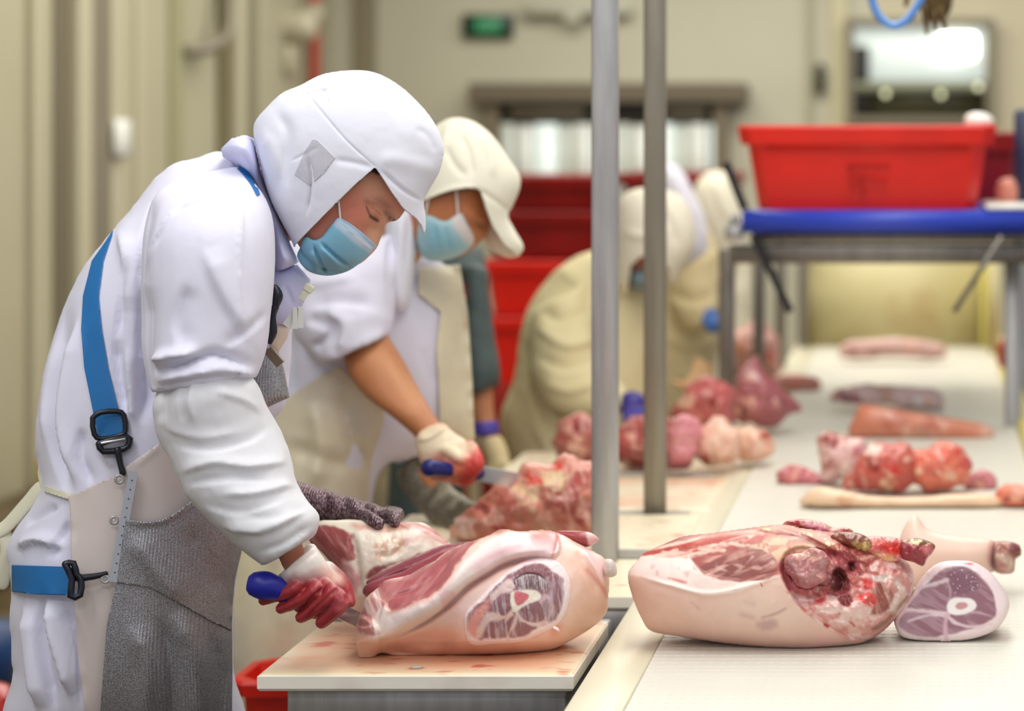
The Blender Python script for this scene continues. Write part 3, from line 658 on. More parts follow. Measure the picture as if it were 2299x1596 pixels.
L = [([(800, 1500), (1400, 1500), (1400, 1180), (1256, 1196), (1245, 1250), (1186, 1258), (1131, 1275), (1090, 1298), (1050, 1325), (1010, 1362), (966, 1394), (905, 1425), (850, 1445), (800, 1455)], SKIN, dict(soft=4, wob=2, smooth=0)),
     ([(1020, 1335), (1060, 1300), (1120, 1270), (1190, 1256), (1250, 1250), (1235, 1200), (1280, 1215), (1320, 1260), (1300, 1330), (1240, 1400), (1100, 1440), (1020, 1400)], (246, 214, 204), dict(soft=70, wob=25)),
     ([(1290, 1260), (1340, 1300), (1350, 1370), (1300, 1420), (1290, 1330)], (226, 178, 152), dict(soft=50, wob=24, a=.8)), ([(880, 1450), (1000, 1430), (1150, 1460), (1100, 1480), (900, 1480)], (214, 150, 120), dict(soft=40, wob=16, a=.8)), ([(900, 1440), (980, 1400), (1030, 1370), (1040, 1420), (960, 1450)], (240, 190, 178), dict(soft=30, wob=16, a=.7)),  # the orange-brown lower patch is underside shade put into the skin colour
     ([(830, 1440), (905, 1420), (966, 1390), (1010, 1358), (1050, 1320), (1090, 1294), (1131, 1270), (1186, 1254), (1245, 1248), (1248, 1200), (1200, 1190), (1150, 1196), (1090, 1218), (1040, 1262), (1010, 1310), (960, 1350), (890, 1375), (840, 1400)], FATW, dict(soft=5, wob=3, spk=(.03, .35, (244, 206, 204)))),
     ([(1130, 1215), (1190, 1200), (1245, 1200), (1246, 1246), (1186, 1250), (1120, 1264), (1070, 1290), (1070, 1260)], (242, 202, 204), dict(soft=26, wob=10)),
     ([(1195, 1196), (1245, 1196), (1243, 1222), (1215, 1222), (1200, 1212)], (222, 96, 92), dict(soft=16, wob=8, a=.75)),
     ([(1170, 1190), (1130, 1186), (1092, 1204), (1060, 1224), (1030, 1262), (1000, 1308), (970, 1335), (930, 1352), (880, 1372), (868, 1352), (850, 1330), (860, 1305), (920, 1290), (965, 1268), (1000, 1240), (1040, 1222), (1080, 1200), (1120, 1180)], (172, 88, 92), dict(soft=4, wob=5, fib=(-50, .02, .12, .2, (190, 120, 118)))),
     ([(800, 1405), (815, 1360), (850, 1320), (866, 1350), (860, 1400), (845, 1425), (815, 1420)], (196, 132, 126), dict(soft=6, wob=6, fib=(70, .03, .15, .3, (236, 206, 198)))),
     ([(850, 1368), (866, 1362), (868, 1395), (858, 1420), (838, 1400)], (242, 226, 216), dict(soft=5, wob=4)),
     ([(1300, 1225), (1345, 1250), (1364, 1275), (1362, 1300), (1345, 1292), (1325, 1262)], (246, 208, 206), dict(soft=10, wob=4)),
     ([(1318, 1280), (1350, 1315), (1364, 1340)], (214, 120, 116), dict(line=4, soft=5, wob=2, a=.6)),
     ([(1240, 1400), (1262, 1408), (1240, 1428)], (222, 110, 78), dict(soft=14, wob=4, a=.6)),
     ([(1240, 1250), (1247, 1228), (1252, 1205)], (206, 110, 108), dict(line=2, soft=3, wob=1, a=.7)),
     ([(1100, 1198), (1140, 1188), (1200, 1190), (1250, 1194)], (168, 96, 70), dict(line=4, soft=5, wob=5, a=.8)),
     ([(1000, 1372), (1060, 1318), (1120, 1280), (1180, 1258)], (206, 128, 120), dict(line=1.5, soft=2.5, wob=1, a=.7))]
piece('skin_and_fat', legp, frA, L, step=2.2, tf=.105, tb=.12, mt='skin', parent=t, relief=legrel, z=TZ+EPS, lam=None, rough=.0012)
# the sawn face, set as a raised disc of bone and muscle
face = [(1043, 1398), (1047, 1374), (1076, 1343), (1107, 1311), (1143, 1280), (1178, 1259), (1217, 1253), (1252, 1261), (1276, 1292), (1280, 1327), (1272, 1370), (1252, 1401), (1217, 1421), (1166, 1441), (1107, 1445), (1068, 1448), (1050, 1437)]
LF = [([(1052, 1412), (1053, 1380), (1082, 1350), (1112, 1318), (1148, 1286), (1180, 1268), (1215, 1264), (1244, 1282), (1264, 1306), (1266, 1345), (1254, 1384), (1222, 1402), (1160, 1432), (1090, 1434), (1070, 1432)], (150, 104, 112), dict(soft=4, wob=5, fib=(82, .03, .2, .12, (190, 166, 174)))),
      ([(1146, 1296), (1180, 1270), (1215, 1266), (1234, 1284), (1236, 1306), (1200, 1290), (1166, 1290)], (136, 82, 88), dict(soft=3, wob=2)),
      ([(1104, 1332), (1143, 1300), (1156, 1318), (1148, 1328), (1126, 1332), (1105, 1350)], (232, 202, 196), dict(soft=4, wob=4)),
      ([(1154, 1302), (1180, 1289), (1208, 1291), (1228, 1306), (1226, 1320), (1190, 1322), (1166, 1318)], (124, 92, 96), dict(soft=3, wob=2, fib=(85, .03, .3, .2, (190, 178, 180)))),
      ([(1154, 1301), (1180, 1288), (1208, 1290), (1229, 1307)], (84, 52, 56), dict(line=1, soft=2, wob=1)),
      ([(1052, 1418), (1056, 1386), (1080, 1356), (1098, 1345), (1096, 1372), (1078, 1402), (1070, 1428)], (230, 158, 148), dict(soft=8, wob=4)),
      ([(1070, 1430), (1072, 1405), (1100, 1375), (1124, 1388), (1096, 1402), (1084, 1428)], (238, 210, 204), dict(soft=5, wob=6, a=.85)),
      ([(1135, 1396), (1150, 1372), (1160, 1374), (1156, 1396), (1144, 1420), (1140, 1434)], (232, 200, 198), dict(line=3, soft=4, wob=4)),
      ([(1105, 1384), (1130, 1386), (1150, 1380)], (236, 200, 190), dict(line=3, soft=4, wob=3)),
      ([(1160, 1374), (1172, 1392), (1200, 1402), (1226, 1398)], (238, 210, 208), dict(line=3.5, soft=3, wob=3)),
      ([(1215, 1352), (1230, 1340), (1240, 1370), (1218, 1400)], (226, 190, 194), dict(line=3, soft=6, wob=6, a=.8)),
      ([(1228, 1300), (1238, 1320), (1232, 1350)], (206, 182, 192), dict(line=5, soft=8, wob=6, a=.6)),
      ([(1146, 1333), (1166, 1325), (1200, 1325), (1214, 1336), (1208, 1348), (1180, 1358), (1160, 1372), (1150, 1368)], (246, 236, 220), dict(soft=2.5, wob=2)),
      ([(1155, 1334), (1168, 1329), (1186, 1336), (1180, 1348), (1162, 1360)], (214, 112, 122), dict(soft=3, wob=5)),
      ([(1155, 1308), (1157, 1311)], (20, 14, 16), dict(line=1.6, soft=1.5, wob=0))]
mb = bvh_of(arrays(bpy.data.objects['skin_and_fat'].data)); off_ = np.array(bpy.data.objects['skin_and_fat'].parent.location)
vb, fb_ = arrays(bpy.data.objects['skin_and_fat'].data); bv = bvh_of((vb+off_, fb_))
def rim(q): d = sd(q, cr(face, 5)); return .003*np.clip(d/6, 0, 1)+folds_fn([([(1154, 1302), (1180, 1289), (1208, 1291), (1228, 1306)], 2.5, -.002)])(q)+.0006*noise(q, .15, 4, 3)
m_ = drape(face, bv, .003, .008, 1.8, 5, rim); obj('sawn_face', m_, M['meat'], t, col=paint(m_, (248, 228, 228), LF, 21, .05), label='round sawn shank face with a bone ring')
fl = []
for a, b, c in (((1245, 1410), (1252, 1414), (1254, 1418)),): fl.append(tube([P(*a, 3.53), P(*b, 3.525), P(*c, 3.527)], [.003, .0025, .0012], 8, 3))
obj('fat_shred', join(*fl), mat('fat_shred', (250, 214, 206), .4), t)
o = piece('lean_tip', [(1240, 1196), (1262, 1191), (1318, 1193), (1345, 1209), (1338, 1218), (1322, 1227), (1300, 1224), (1270, 1210)], Frame(1300, 1210, 3.70), [([(1320, 1192), (1345, 1200), (1345, 1215), (1325, 1230), (1318, 1210)], (226, 180, 176), dict(soft=4, wob=4))], (158, 62, 66), 2, .02, mt='meat', parent=t, rough=.001)
piece('bone_end', [(1356, 1258), (1374, 1256), (1384, 1272), (1384, 1290), (1370, 1296), (1358, 1288)], Frame(1370, 1275, 3.66), [([(1360, 1262), (1380, 1265), (1378, 1290), (1362, 1288)], (206, 190, 180), dict(soft=5, wob=5))], (226, 206, 196), 1.8, .014, mt='meat', parent=t, rough=.001, rsc=.1)
# lean folds between the leg and the shoulder
LL = [(146, 70, 82), (150, 64, 76), (170, 118, 112)]
for i, (pl, yy) in enumerate((([(822, 1310), (835, 1296), (880, 1272), (935, 1247), (985, 1226), (1022, 1220), (1062, 1216), (1040, 1240), (1000, 1262), (950, 1290), (890, 1300), (850, 1316)], 3.74),
                              ([(816, 1334), (822, 1312), (860, 1296), (905, 1282), (940, 1262), (980, 1242), (1025, 1228), (1035, 1240), (1010, 1285), (970, 1320), (900, 1340), (850, 1352)], 3.70),
                              ([(872, 1322), (905, 1300), (950, 1272), (985, 1256), (1012, 1255), (1002, 1285), (975, 1312), (930, 1330), (890, 1338)], 3.655))):
    piece('lean_fold', pl, Frame(930, 1290, yy), [([(pl[0][0]-20, pl[0][1]+30), (900, 1330), (1000, 1300), (1040, 1250), (940, 1300)], (190, 128, 124), dict(soft=12, wob=12, fib=(-25, .02, .2, .1, (150, 70, 80))))] if i < 2 else [([(890, 1340), (930, 1330), (980, 1300), (1000, 1262), (960, 1300)], (196, 150, 138), dict(soft=10, wob=8))], LL[i], 2.5, .03, mt='meat', parent=t, rough=.003, rsc=.02, z=TZ+EPS)
# ---- shoulder piece behind it, being cut
shp = [(694, 1212), (712, 1172), (752, 1168), (794, 1166), (853, 1174), (896, 1172), (951, 1174), (990, 1202), (1012, 1222), (1010, 1260), (960, 1300), (880, 1350), (812, 1378), (782, 1376), (770, 1345), (752, 1280), (722, 1240)]
LS = [([(690, 1215), (708, 1178), (755, 1182), (792, 1198), (790, 1216), (800, 1240), (796, 1256), (770, 1262), (790, 1290), (785, 1320), (768, 1345), (750, 1280), (720, 1240)], (166, 84, 82), dict(soft=4, wob=7, fib=(55, .02, .15, .25, (196, 130, 124)))),
      ([(765, 1262), (775, 1255), (800, 1280), (812, 1310), (795, 1330), (780, 1300)], (224, 170, 170), dict(soft=8, wob=6)),
      ([(792, 1172), (850, 1180), (910, 1182), (880, 1194), (830, 1192), (796, 1188)], (222, 178, 158), dict(soft=5, wob=5)),
      ([(836, 1236), (850, 1212), (880, 1204), (908, 1208), (910, 1222), (880, 1246), (852, 1254)], (222, 180, 156), dict(soft=8, wob=7, spk=(.08, .1, (244, 232, 208)))),
      ([(892, 1174), (950, 1176), (1005, 1212), (990, 1218), (940, 1192), (900, 1184)], (200, 120, 116), dict(soft=5, wob=5, fib=(25, .02, .2, .2, (226, 180, 172)))),
      ([(826, 1286), (860, 1268), (930, 1256), (940, 1244), (880, 1268), (830, 1300)], (150, 80, 84), dict(soft=5, wob=5)),
      ([(920, 1210), (960, 1206), (975, 1222)], (226, 186, 180), dict(line=8, soft=8, wob=6, a=.7))]
t = thing('pork_shoulder', 'cut pork shoulder with white fat held under the chain mail glove', 'meat', (-.85, 3.8, TZ))
piece('meat_body', shp, Frame(850, 1375, 3.80), LS, (242, 232, 214), 2.5, .06, .09, mt='meat', parent=t, rough=.004, rsc=.025, z=TZ+EPS, lam=60, relief=folds_fn([([(792, 1200), (800, 1250), (812, 1330)], 8, -.006), ([(836, 1245), (880, 1250), (912, 1215)], 6, -.004)]))
# ---- large ham on the belt
t = thing('ham', 'large trimmed ham with exposed hip joint lying on the belt', 'meat', (-.17, 3.75, TZ))
hamp = [(1410, 1288), (1433, 1257), (1445, 1242), (1494, 1220), (1536, 1204), (1598, 1197), (1680, 1186), (1755, 1178), (1800, 1186), (1850, 1192), (1899, 1200), (1928, 1206), (1969, 1222), (2010, 1240), (2045, 1272), (2052, 1300), (2048, 1330), (2035, 1356), (2010, 1389), (1986, 1414), (1957, 1434), (1920, 1448), (1825, 1460), (1742, 1458), (1639, 1446), (1515, 1427), (1461, 1416), (1441, 1389), (1420, 1339)]
SK = (230, 192, 176)
LHX = [([(1440, 1400), (1600, 1440), (1850, 1456), (1700, 1470), (1450, 1440)], (226, 168, 156), dict(soft=40, wob=14, a=.8)), ([(1420, 1320), (1500, 1345), (1560, 1400), (1470, 1400)], (222, 178, 158), dict(soft=40, wob=20, a=.7)), ([(1620, 1350), (1740, 1330), (1800, 1400), (1700, 1420)], (232, 204, 186), dict(soft=40, wob=20, a=.7)), ([(1860, 1420), (1920, 1445), (1820, 1455)], (238, 186, 178), dict(soft=26, wob=10, a=.7))]
LH = LHX+[([(1440, 1246), (1480, 1249), (1548, 1253), (1573, 1282), (1600, 1298), (1664, 1306), (1725, 1297), (1755, 1290), (1771, 1331), (1796, 1364), (1845, 1401), (1907, 1434), (1960, 1440), (2080, 1400), (2080, 1180), (1420, 1160)], (166, 82, 76), dict(soft=3, wob=2, smooth=0, fib=(-8, .012, .09, .12, (212, 150, 136)))),
      ([(1411, 1288), (1433, 1257), (1447, 1247), (1490, 1250), (1546, 1254), (1570, 1280), (1600, 1297), (1664, 1306), (1730, 1296), (1756, 1290), (1700, 1314), (1640, 1332), (1581, 1335), (1515, 1318), (1450, 1296)], (250, 228, 218), dict(soft=3, wob=2.5, spk=(.04, .4, (240, 200, 192)))),
      ([(1430, 1250), (1480, 1224), (1560, 1208), (1680, 1200), (1740, 1196), (1700, 1214), (1620, 1226), (1560, 1250), (1500, 1248)], (186, 74, 64), dict(soft=5, wob=6, fib=(-14, .015, .12, .35, (236, 196, 180)))),
      ([(1690, 1230), (1740, 1206), (1800, 1215), (1836, 1232), (1800, 1250), (1745, 1252), (1700, 1240)], (214, 178, 142), dict(soft=14, wob=14, spk=(.07, .2, (190, 124, 106)))),
      ([(1570, 1278), (1594, 1261), (1639, 1240), (1693, 1230), (1734, 1245), (1744, 1273), (1726, 1297), (1664, 1305), (1606, 1299)], (140, 70, 62), dict(soft=3, wob=3, fib=(-20, .015, .12, .12, (186, 128, 114)))),
      ([(1590, 1290), (1640, 1268), (1700, 1276), (1735, 1262)], (226, 180, 168), dict(line=1.5, soft=3, wob=7, a=.6)),
      ([(1600, 1268), (1650, 1284), (1690, 1250)], (226, 180, 168), dict(line=1.2, soft=3, wob=7, a=.5)),
      ([(1700, 1180), (1800, 1182), (1880, 1225), (1900, 1260), (1868, 1236), (1800, 1204), (1720, 1192)], (190, 126, 108), dict(soft=6, wob=6, spk=(.1, .3, (236, 206, 160)))),
      ([(1745, 1190), (1800, 1208), (1840, 1230), (1868, 1246)], (122, 44, 50), dict(line=2.5, soft=3, wob=3, a=.8)),
      ([(1766, 1330), (1800, 1330), (1850, 1322), (1900, 1330), (1990, 1240), (2050, 1262), (2052, 1330), (2010, 1390), (1957, 1434), (1900, 1436), (1845, 1402), (1800, 1366)], (238, 200, 192), dict(soft=5, wob=6, spk=(.05, .05, (226, 160, 152)))),
      ([(1757, 1270), (1775, 1246), (1810, 1240), (1860, 1232), (1905, 1238), (1935, 1270), (1920, 1300), (1880, 1330), (1830, 1336), (1780, 1330), (1764, 1310)], (176, 84, 88), dict(soft=6, wob=8, fib=(60, .03, .1, .15, (220, 150, 146)))),
      ([(1862, 1300), (1880, 1275), (1900, 1290), (1890, 1330), (1868, 1330)], (92, 40, 38), dict(soft=6, wob=6)),
      ([(1900, 1262), (1918, 1264), (1912, 1285)], (70, 26, 28), dict(soft=5, wob=5)),
      ([(1838, 1302), (1848, 1310), (1840, 1325)], (110, 90, 70), dict(line=4, soft=5, wob=3, a=.7)),
      ([(1858, 1330), (1895, 1325), (1912, 1345), (1905, 1362), (1888, 1356), (1875, 1340)], (150, 70, 72), dict(soft=3, wob=3)),
      ([(1965, 1312), (1985, 1308), (2005, 1330), (1998, 1365), (1975, 1380), (1955, 1378), (1962, 1350)], (160, 88, 78), dict(soft=6, wob=5, fib=(70, .02, .15, .2, (220, 176, 160)))),
      ([(1928, 1336), (1950, 1330), (1966, 1342), (1962, 1356), (1940, 1358)], (222, 82, 78), dict(soft=6, wob=5, spk=(.12, .2, (244, 196, 190)))),
      ([(1826, 1345), (1846, 1335), (1856, 1342), (1846, 1356), (1830, 1356)], (218, 76, 76), dict(soft=7, wob=5)),
      ([(1936, 1300), (1960, 1302), (1965, 1314), (1944, 1318)], (230, 96, 90), dict(soft=7, wob=5)),
      ([(1990, 1278), (2004, 1282), (2006, 1300)], (226, 110, 108), dict(line=4, soft=6, wob=5, a=.6)),
      ([(1960, 1412), (1990, 1394), (2020, 1360), (2038, 1340)], (150, 104, 84), dict(line=5, soft=4, wob=3, a=.85)),
      ([(2010, 1300), (2020, 1330), (2006, 1370)], (224, 204, 190), dict(line=5, soft=8, wob=3)),
      ([(1890, 1384), (1935, 1372), (1940, 1395), (1905, 1410)], (236, 212, 200), dict(soft=10, wob=8, a=.6)),
      ([(1848, 1394), (1880, 1412), (1920, 1420), (1950, 1410)], (230, 176, 150), dict(line=2, soft=4, wob=5, a=.6)),
      ([(1852, 1402), (1858, 1406)], (176, 50, 52), dict(line=4, soft=3, wob=3)), ([(1910, 1396), (1918, 1404)], (196, 60, 60), dict(line=3, soft=3, wob=3)), ([(1800, 1364), (1808, 1372)], (200, 80, 80), dict(line=2, soft=3, wob=3)),
      ([(1500, 1297), (1540, 1308)], (226, 120, 108), dict(line=2.5, soft=3, wob=3, a=.8)), ([(1708, 1310), (1711, 1316)], (190, 60, 50), dict(line=1.5, soft=2, wob=1)),
      ([(1712, 1386), (1740, 1378), (1764, 1366)], (170, 110, 120), dict(line=2.5, soft=4, wob=2, a=.6)), ([(1700, 1400), (1735, 1390), (1745, 1405), (1715, 1416)], (176, 128, 138), dict(soft=9, wob=6, a=.55)),
      ([(1666, 1380), (1690, 1386)], (176, 120, 130), dict(line=4, soft=8, wob=4, a=.4)), ([(1672, 1350), (1692, 1356)], (176, 140, 146), dict(line=3, soft=8, wob=4, a=.4)), ([(1552, 1352), (1568, 1366)], (200, 120, 126), dict(line=2, soft=6, wob=3, a=.5))]
for i_, (x_, y_, a_, b_, c_) in enumerate(((1480, 1236, 26, 3, (166, 56, 50)), (1520, 1240, 30, 3, (236, 200, 184)), (1560, 1226, 34, 3, (158, 54, 50)), (1600, 1234, 30, 3, (232, 196, 176)), (1640, 1212, 36, 3, (170, 64, 58)), (1670, 1222, 28, 2.5, (238, 206, 186)), (1720, 1204, 26, 3, (176, 80, 76)), (1700, 1194, 26, 2, (226, 176, 160)), (1760, 1224, 22, 3, (196, 130, 110)),
        (1940, 1318, 16, 4, (200, 70, 72)), (1980, 1296, 14, 4, (240, 226, 216)), (1956, 1284, 12, 4, (206, 90, 84)), (1870, 1372, 26, 3, (250, 232, 224)), (1900, 1350, 12, 5, (128, 60, 58)), (1930, 1390, 22, 4, (226, 184, 170)), (1884, 1392, 20, 3, (250, 226, 218)), (1832, 1290, 14, 3, (226, 184, 180)), (1896, 1280, 8, 8, (130, 56, 54)), (1920, 1296, 8, 6, (176, 100, 80)))):
    t_ = math.radians(-12+((i_*37) % 24)); LH.append(([(x_-a_*math.cos(t_), y_-a_*math.sin(t_)), (x_, y_+2), (x_+a_*math.cos(t_), y_+a_*math.sin(t_))], c_, dict(line=b_, soft=4, wob=6, ws=.09, a=.8)))
hs1 = stepf([(1430, 1250), (1480, 1250), (1548, 1254), (1573, 1282), (1600, 1298), (1664, 1306), (1725, 1297), (1755, 1290), (1771, 1331), (1796, 1364), (1845, 1401), (1907, 1434), (1960, 1440), (2080, 1400), (2080, 1150), (1420, 1150)], -.006, 3, 0)
hs2 = stepf([(1755, 1286), (1771, 1331), (1796, 1364), (1850, 1350), (1935, 1345), (1950, 1290), (1925, 1262), (1890, 1245), (1800, 1235), (1764, 1250)], -.014, 6)
hs3 = stepf([(1690, 1170), (1800, 1170), (1890, 1225), (1905, 1262), (1868, 1240), (1800, 1208), (1720, 1198)], .006, 4)
def hrel(q):
    r = folds_fn([([(1755, 1290), (1771, 1331), (1796, 1364), (1845, 1401), (1907, 1434)], 5, .006), ([(1780, 1335), (1815, 1375), (1870, 1410), (1930, 1430)], 9, -.007),
                  ([(1870, 1280), (1890, 1310), (1880, 1335)], 12, -.022), ([(1908, 1262), (1912, 1285)], 8, -.014), ([(1770, 1336), (1810, 1342), (1850, 1336)], 5, -.012),
                  ([(1740, 1186), (1800, 1206), (1840, 1228), (1880, 1250)], 4, -.006), ([(1762, 1260), (1760, 1300), (1772, 1330)], 5, -.008), ([(1890, 1350), (1900, 1362)], 7, -.008),
                  ([(1855, 1350), (1890, 1372), (1930, 1362)], 9, .008), ([(1850, 1378), (1900, 1400), (1960, 1400)], 8, .005), ([(2008, 1300), (2000, 1350), (1970, 1385)], 7, -.006),
                  ([(1450, 1300), (1520, 1320), (1600, 1336), (1700, 1314), (1750, 1292)], 5, .004)])(q)
    st = hs1(q)+hs2(q)+hs3(q)
    lean = np.clip(sd(q, cr([(1755, 1255), (1860, 1225), (2000, 1235), (2060, 1300), (1990, 1400), (1900, 1430), (1800, 1360)], 5))/10, 0, 1)
    return r+st+lean*(.011*noise(q, .045, 31, 4)+.004*noise(q, .14, 12, 2))+.0015*noise(q, .03, 8, 3)
piece('ham_body', hamp, Frame(1740, 1458, 3.70), LH, SK, 2.2, .12, .13, mt='skin', parent=t, relief=hrel, z=TZ+EPS, lam=220)
piece('muscle_knob', [(1760, 1258), (1776, 1244), (1800, 1240), (1822, 1230), (1850, 1238), (1864, 1262), (1856, 1280), (1858, 1300), (1838, 1312), (1812, 1322), (1786, 1312), (1776, 1296), (1764, 1284)], Frame(1812, 1275, 3.628), [([(1768, 1290), (1775, 1262), (1800, 1300), (1830, 1314), (1790, 1316)], (150, 76, 78), dict(soft=14, wob=8)), ([(1775, 1260), (1800, 1290), (1830, 1285), (1850, 1262)], (232, 196, 196), dict(line=2, soft=8, wob=8, a=.7)), ([(1790, 1245), (1830, 1250)], (226, 188, 160), dict(line=6, soft=10, wob=5, a=.6))], (186, 124, 122), 2, .026, .02, parent=t, rough=.014, rsc=.04, lam=22)
piece('dark_muscle', [(1862, 1206), (1885, 1194), (1925, 1196), (1958, 1212), (1966, 1228), (1945, 1240), (1905, 1232), (1878, 1220)], Frame(1915, 1220, 3.70), [([(1915, 1215), (1955, 1220), (1950, 1238), (1920, 1232)], (190, 160, 96), dict(soft=8, wob=8, spk=(.12, .1, (240, 222, 150))))], (126, 62, 46), 2, .03, parent=t, rough=.008, rsc=.06)
piece('bone_knob', [(2018, 1232), (2020, 1216), (2060, 1208), (2098, 1222), (2094, 1240), (2082, 1254), (2072, 1271), (2050, 1262), (2025, 1254)], Frame(2055, 1238, 3.70), [([(2020, 1214), (2060, 1208), (2100, 1224), (2060, 1222)], (120, 86, 60), dict(soft=5, wob=6, spk=(.15, .1, (220, 190, 130)))), ([(2070, 1230), (2092, 1226), (2084, 1250)], (228, 130, 132), dict(soft=8, wob=5))], (150, 50, 58), 2, .028, parent=t, rough=.006, rsc=.08)
piece('sinew', [(1940, 1206), (1985, 1204), (2026, 1212), (2030, 1240), (2010, 1262), (1960, 1252), (1935, 1232)], Frame(1985, 1235, 3.70), [([(1950, 1230), (2025, 1215), (2020, 1245)], (222, 60, 48), dict(soft=12, wob=10)), ([(1965, 1250), (2000, 1256)], (240, 190, 130), dict(line=6, soft=8, wob=6))], (220, 140, 134), 2, .022, parent=t, rough=.010, rsc=.06)
piece('ragged_edge', [(1757, 1186), (1765, 1170), (1806, 1165), (1845, 1172), (1870, 1184), (1900, 1184), (1916, 1194), (1895, 1206), (1860, 1204), (1825, 1190), (1790, 1186)], Frame(1835, 1186, 3.76), [([(1760, 1170), (1800, 1168), (1790, 1184)], (160, 56, 60), dict(soft=6, wob=6)), ([(1890, 1186), (1912, 1192), (1895, 1200)], (150, 46, 52), dict(soft=5, wob=4)), ([(1815, 1180), (1850, 1190)], (224, 150, 168), dict(line=7, soft=8, wob=4))], (206, 142, 134), 2, .02, parent=t, rough=.010, rsc=.07)
# ---- shank slice
shk = [(2006, 1389), (2015, 1364), (2043, 1336), (2076, 1288), (2110, 1263), (2155, 1258), (2192, 1264), (2229, 1290), (2262, 1339), (2264, 1372), (2240, 1410), (2196, 1431), (2134, 1440), (2052, 1436), (2019, 1424)]
LK = [([(2018, 1395), (2046, 1350), (2100, 1290), (2140, 1272), (2180, 1278), (2222, 1318), (2236, 1360), (2228, 1392), (2160, 1418), (2080, 1430), (2034, 1416)], (148, 104, 116), dict(soft=4, wob=3, fib=(30, .02, .1, .22, (172, 134, 146)))),
      ([(2124, 1300), (2130, 1280), (2160, 1272), (2190, 1290), (2196, 1320), (2160, 1334), (2132, 1325)], (134, 92, 106), dict(soft=4, wob=3, spk=(.2, .35, (190, 170, 180)))),
      ([(2060, 1320), (2092, 1312), (2126, 1302)], (222, 202, 206), dict(line=4, soft=4, wob=3)), ([(2008, 1395), (2030, 1370), (2076, 1372), (2130, 1378)], (226, 200, 204), dict(line=4, soft=4, wob=3)),
      ([(2040, 1394), (2090, 1380), (2126, 1385)], (226, 204, 208), dict(line=2.5, soft=4, wob=3)),
      ([(2128, 1384), (2150, 1400), (2190, 1408), (2225, 1400)], (226, 200, 206), dict(line=3, soft=4, wob=3)), ([(2126, 1380), (2122, 1410), (2126, 1436)], (216, 180, 190), dict(line=4, soft=6, wob=3)),
      ([(2148, 1376), (2190, 1374), (2222, 1382)], (214, 184, 192), dict(line=2, soft=4, wob=3, a=.7)),
      ([(2124, 1302), (2134, 1330), (2128, 1380)], (214, 184, 192), dict(line=2, soft=4, wob=3, a=.7)),
      ([(2126, 1362), (2134, 1346), (2156, 1341), (2182, 1346), (2192, 1358), (2184, 1370), (2158, 1380), (2134, 1378)], (244, 238, 236), dict(soft=3, wob=1.5)),
      ([(2144, 1360), (2152, 1352), (2168, 1353), (2172, 1361), (2160, 1368), (2148, 1367)], (206, 150, 152), dict(soft=3, wob=2)),
      ([(2158, 1264), (2185, 1262), (2180, 1268)], (206, 80, 90), dict(soft=4, wob=3))]
o = piece('shank_slice', shk, Frame(2120, 1440, 3.72), LK, (242, 222, 224), 2, .022, .10, mt='meat', z=TZ+EPS, lam=9, rough=.0008, tagv=('round pork shank cross-section with white bone ring beside the ham', 'meat'))
# ---- trotter piece behind
t = thing('pork_trotter', 'skin-on pork trotter lying behind the shank slice on the belt', 'meat', (0, 4.2, TZ))
piece('skin', [(2018, 1240), (2024, 1196), (2048, 1158), (2062, 1162), (2078, 1184), (2105, 1195), (2150, 1203), (2196, 1208), (2234, 1216), (2240, 1240), (2238, 1268), (2230, 1284), (2160, 1292), (2093, 1300), (2050, 1318), (2020, 1300)], Frame(2130, 1300, 4.12), [([(2225, 1210), (2265, 1215), (2265, 1285), (2228, 1280)], (206, 142, 134), dict(soft=10, wob=6))], (238, 204, 186), 3, .05, mt='skin', parent=t, z=TZ+EPS, lam=40)
piece('cut_end', [(2229, 1222), (2240, 1215), (2268, 1216), (2289, 1224), (2293, 1246), (2280, 1256), (2278, 1282), (2262, 1289), (2236, 1285), (2228, 1262)], Frame(2260, 1280, 4.10), [([(2232, 1216), (2230, 1250), (2234, 1284)], (84, 44, 44), dict(line=4, soft=5, wob=5)), ([(2270, 1222), (2292, 1226), (2290, 1252), (2274, 1250)], (130, 60, 66), dict(soft=6, wob=8)), ([(2245, 1250), (2272, 1262), (2262, 1280)], (206, 176, 160), dict(line=7, soft=8, wob=8))], (176, 122, 110), 3, .035, parent=t, z=TZ+EPS, rough=.010, rsc=.06, smooth=2, lam=10)
# ---- blurred pieces farther along
RAW = [(196, 96, 92), (236, 196, 180), (216, 150, 140), (168, 70, 66), (232, 176, 150)]
def lump(poly, Y, base, spots, lab, tf=.05, cat='meat', name='pork_piece', parent=None, rough=.006, group=None, skinny=False, ext=0):
    pl = np.array(poly, float); cxm, cym = pl.mean(0); bot = pl[:, 1].max()
    pj = cr(poly, 4); nn = np.stack([noise(pj, .035, 3+int(cxm) % 50, 3), noise(pj, .035, 91+int(cxm) % 50, 3)], 1); jt = (0 if skinny else .13)*min(np.ptp(pl[:, 0]), np.ptp(pl[:, 1])); poly = pj+nn*jt; poly[:, 1] = np.minimum(poly[:, 1], bot)
    LY = [([(x-r, y), (x-r*.5, y-r*.7), (x+r*.5, y-r*.6), (x+r, y), (x+r*.5, y+r*.7), (x-r*.5, y+r*.6)], c, dict(soft=r*.3, wob=r*.9, ws=.06, fib=(20+x % 90, .03, .12, .1, (226, 170, 150)))) for x, y, r, c in spots]
    return piece(name, poly, Frame(cxm, bot-4, Y), LY, base, max(3, np.ptp(pl[:, 0])/90), tf, mt='raw', rough=rough*2.2, rsc=.035, smooth=2, z=TZ+EPS+ext, seed=int(cxm) % 97, parent=parent, tagv=None if parent else (lab, cat) + ((group,) if group else ()))
def Yt(py): return (EYE-TZ)*F/(py-VY)
R1, R2, F1, F2 = (176, 74, 68), (206, 110, 104), (240, 206, 184), (234, 186, 160)
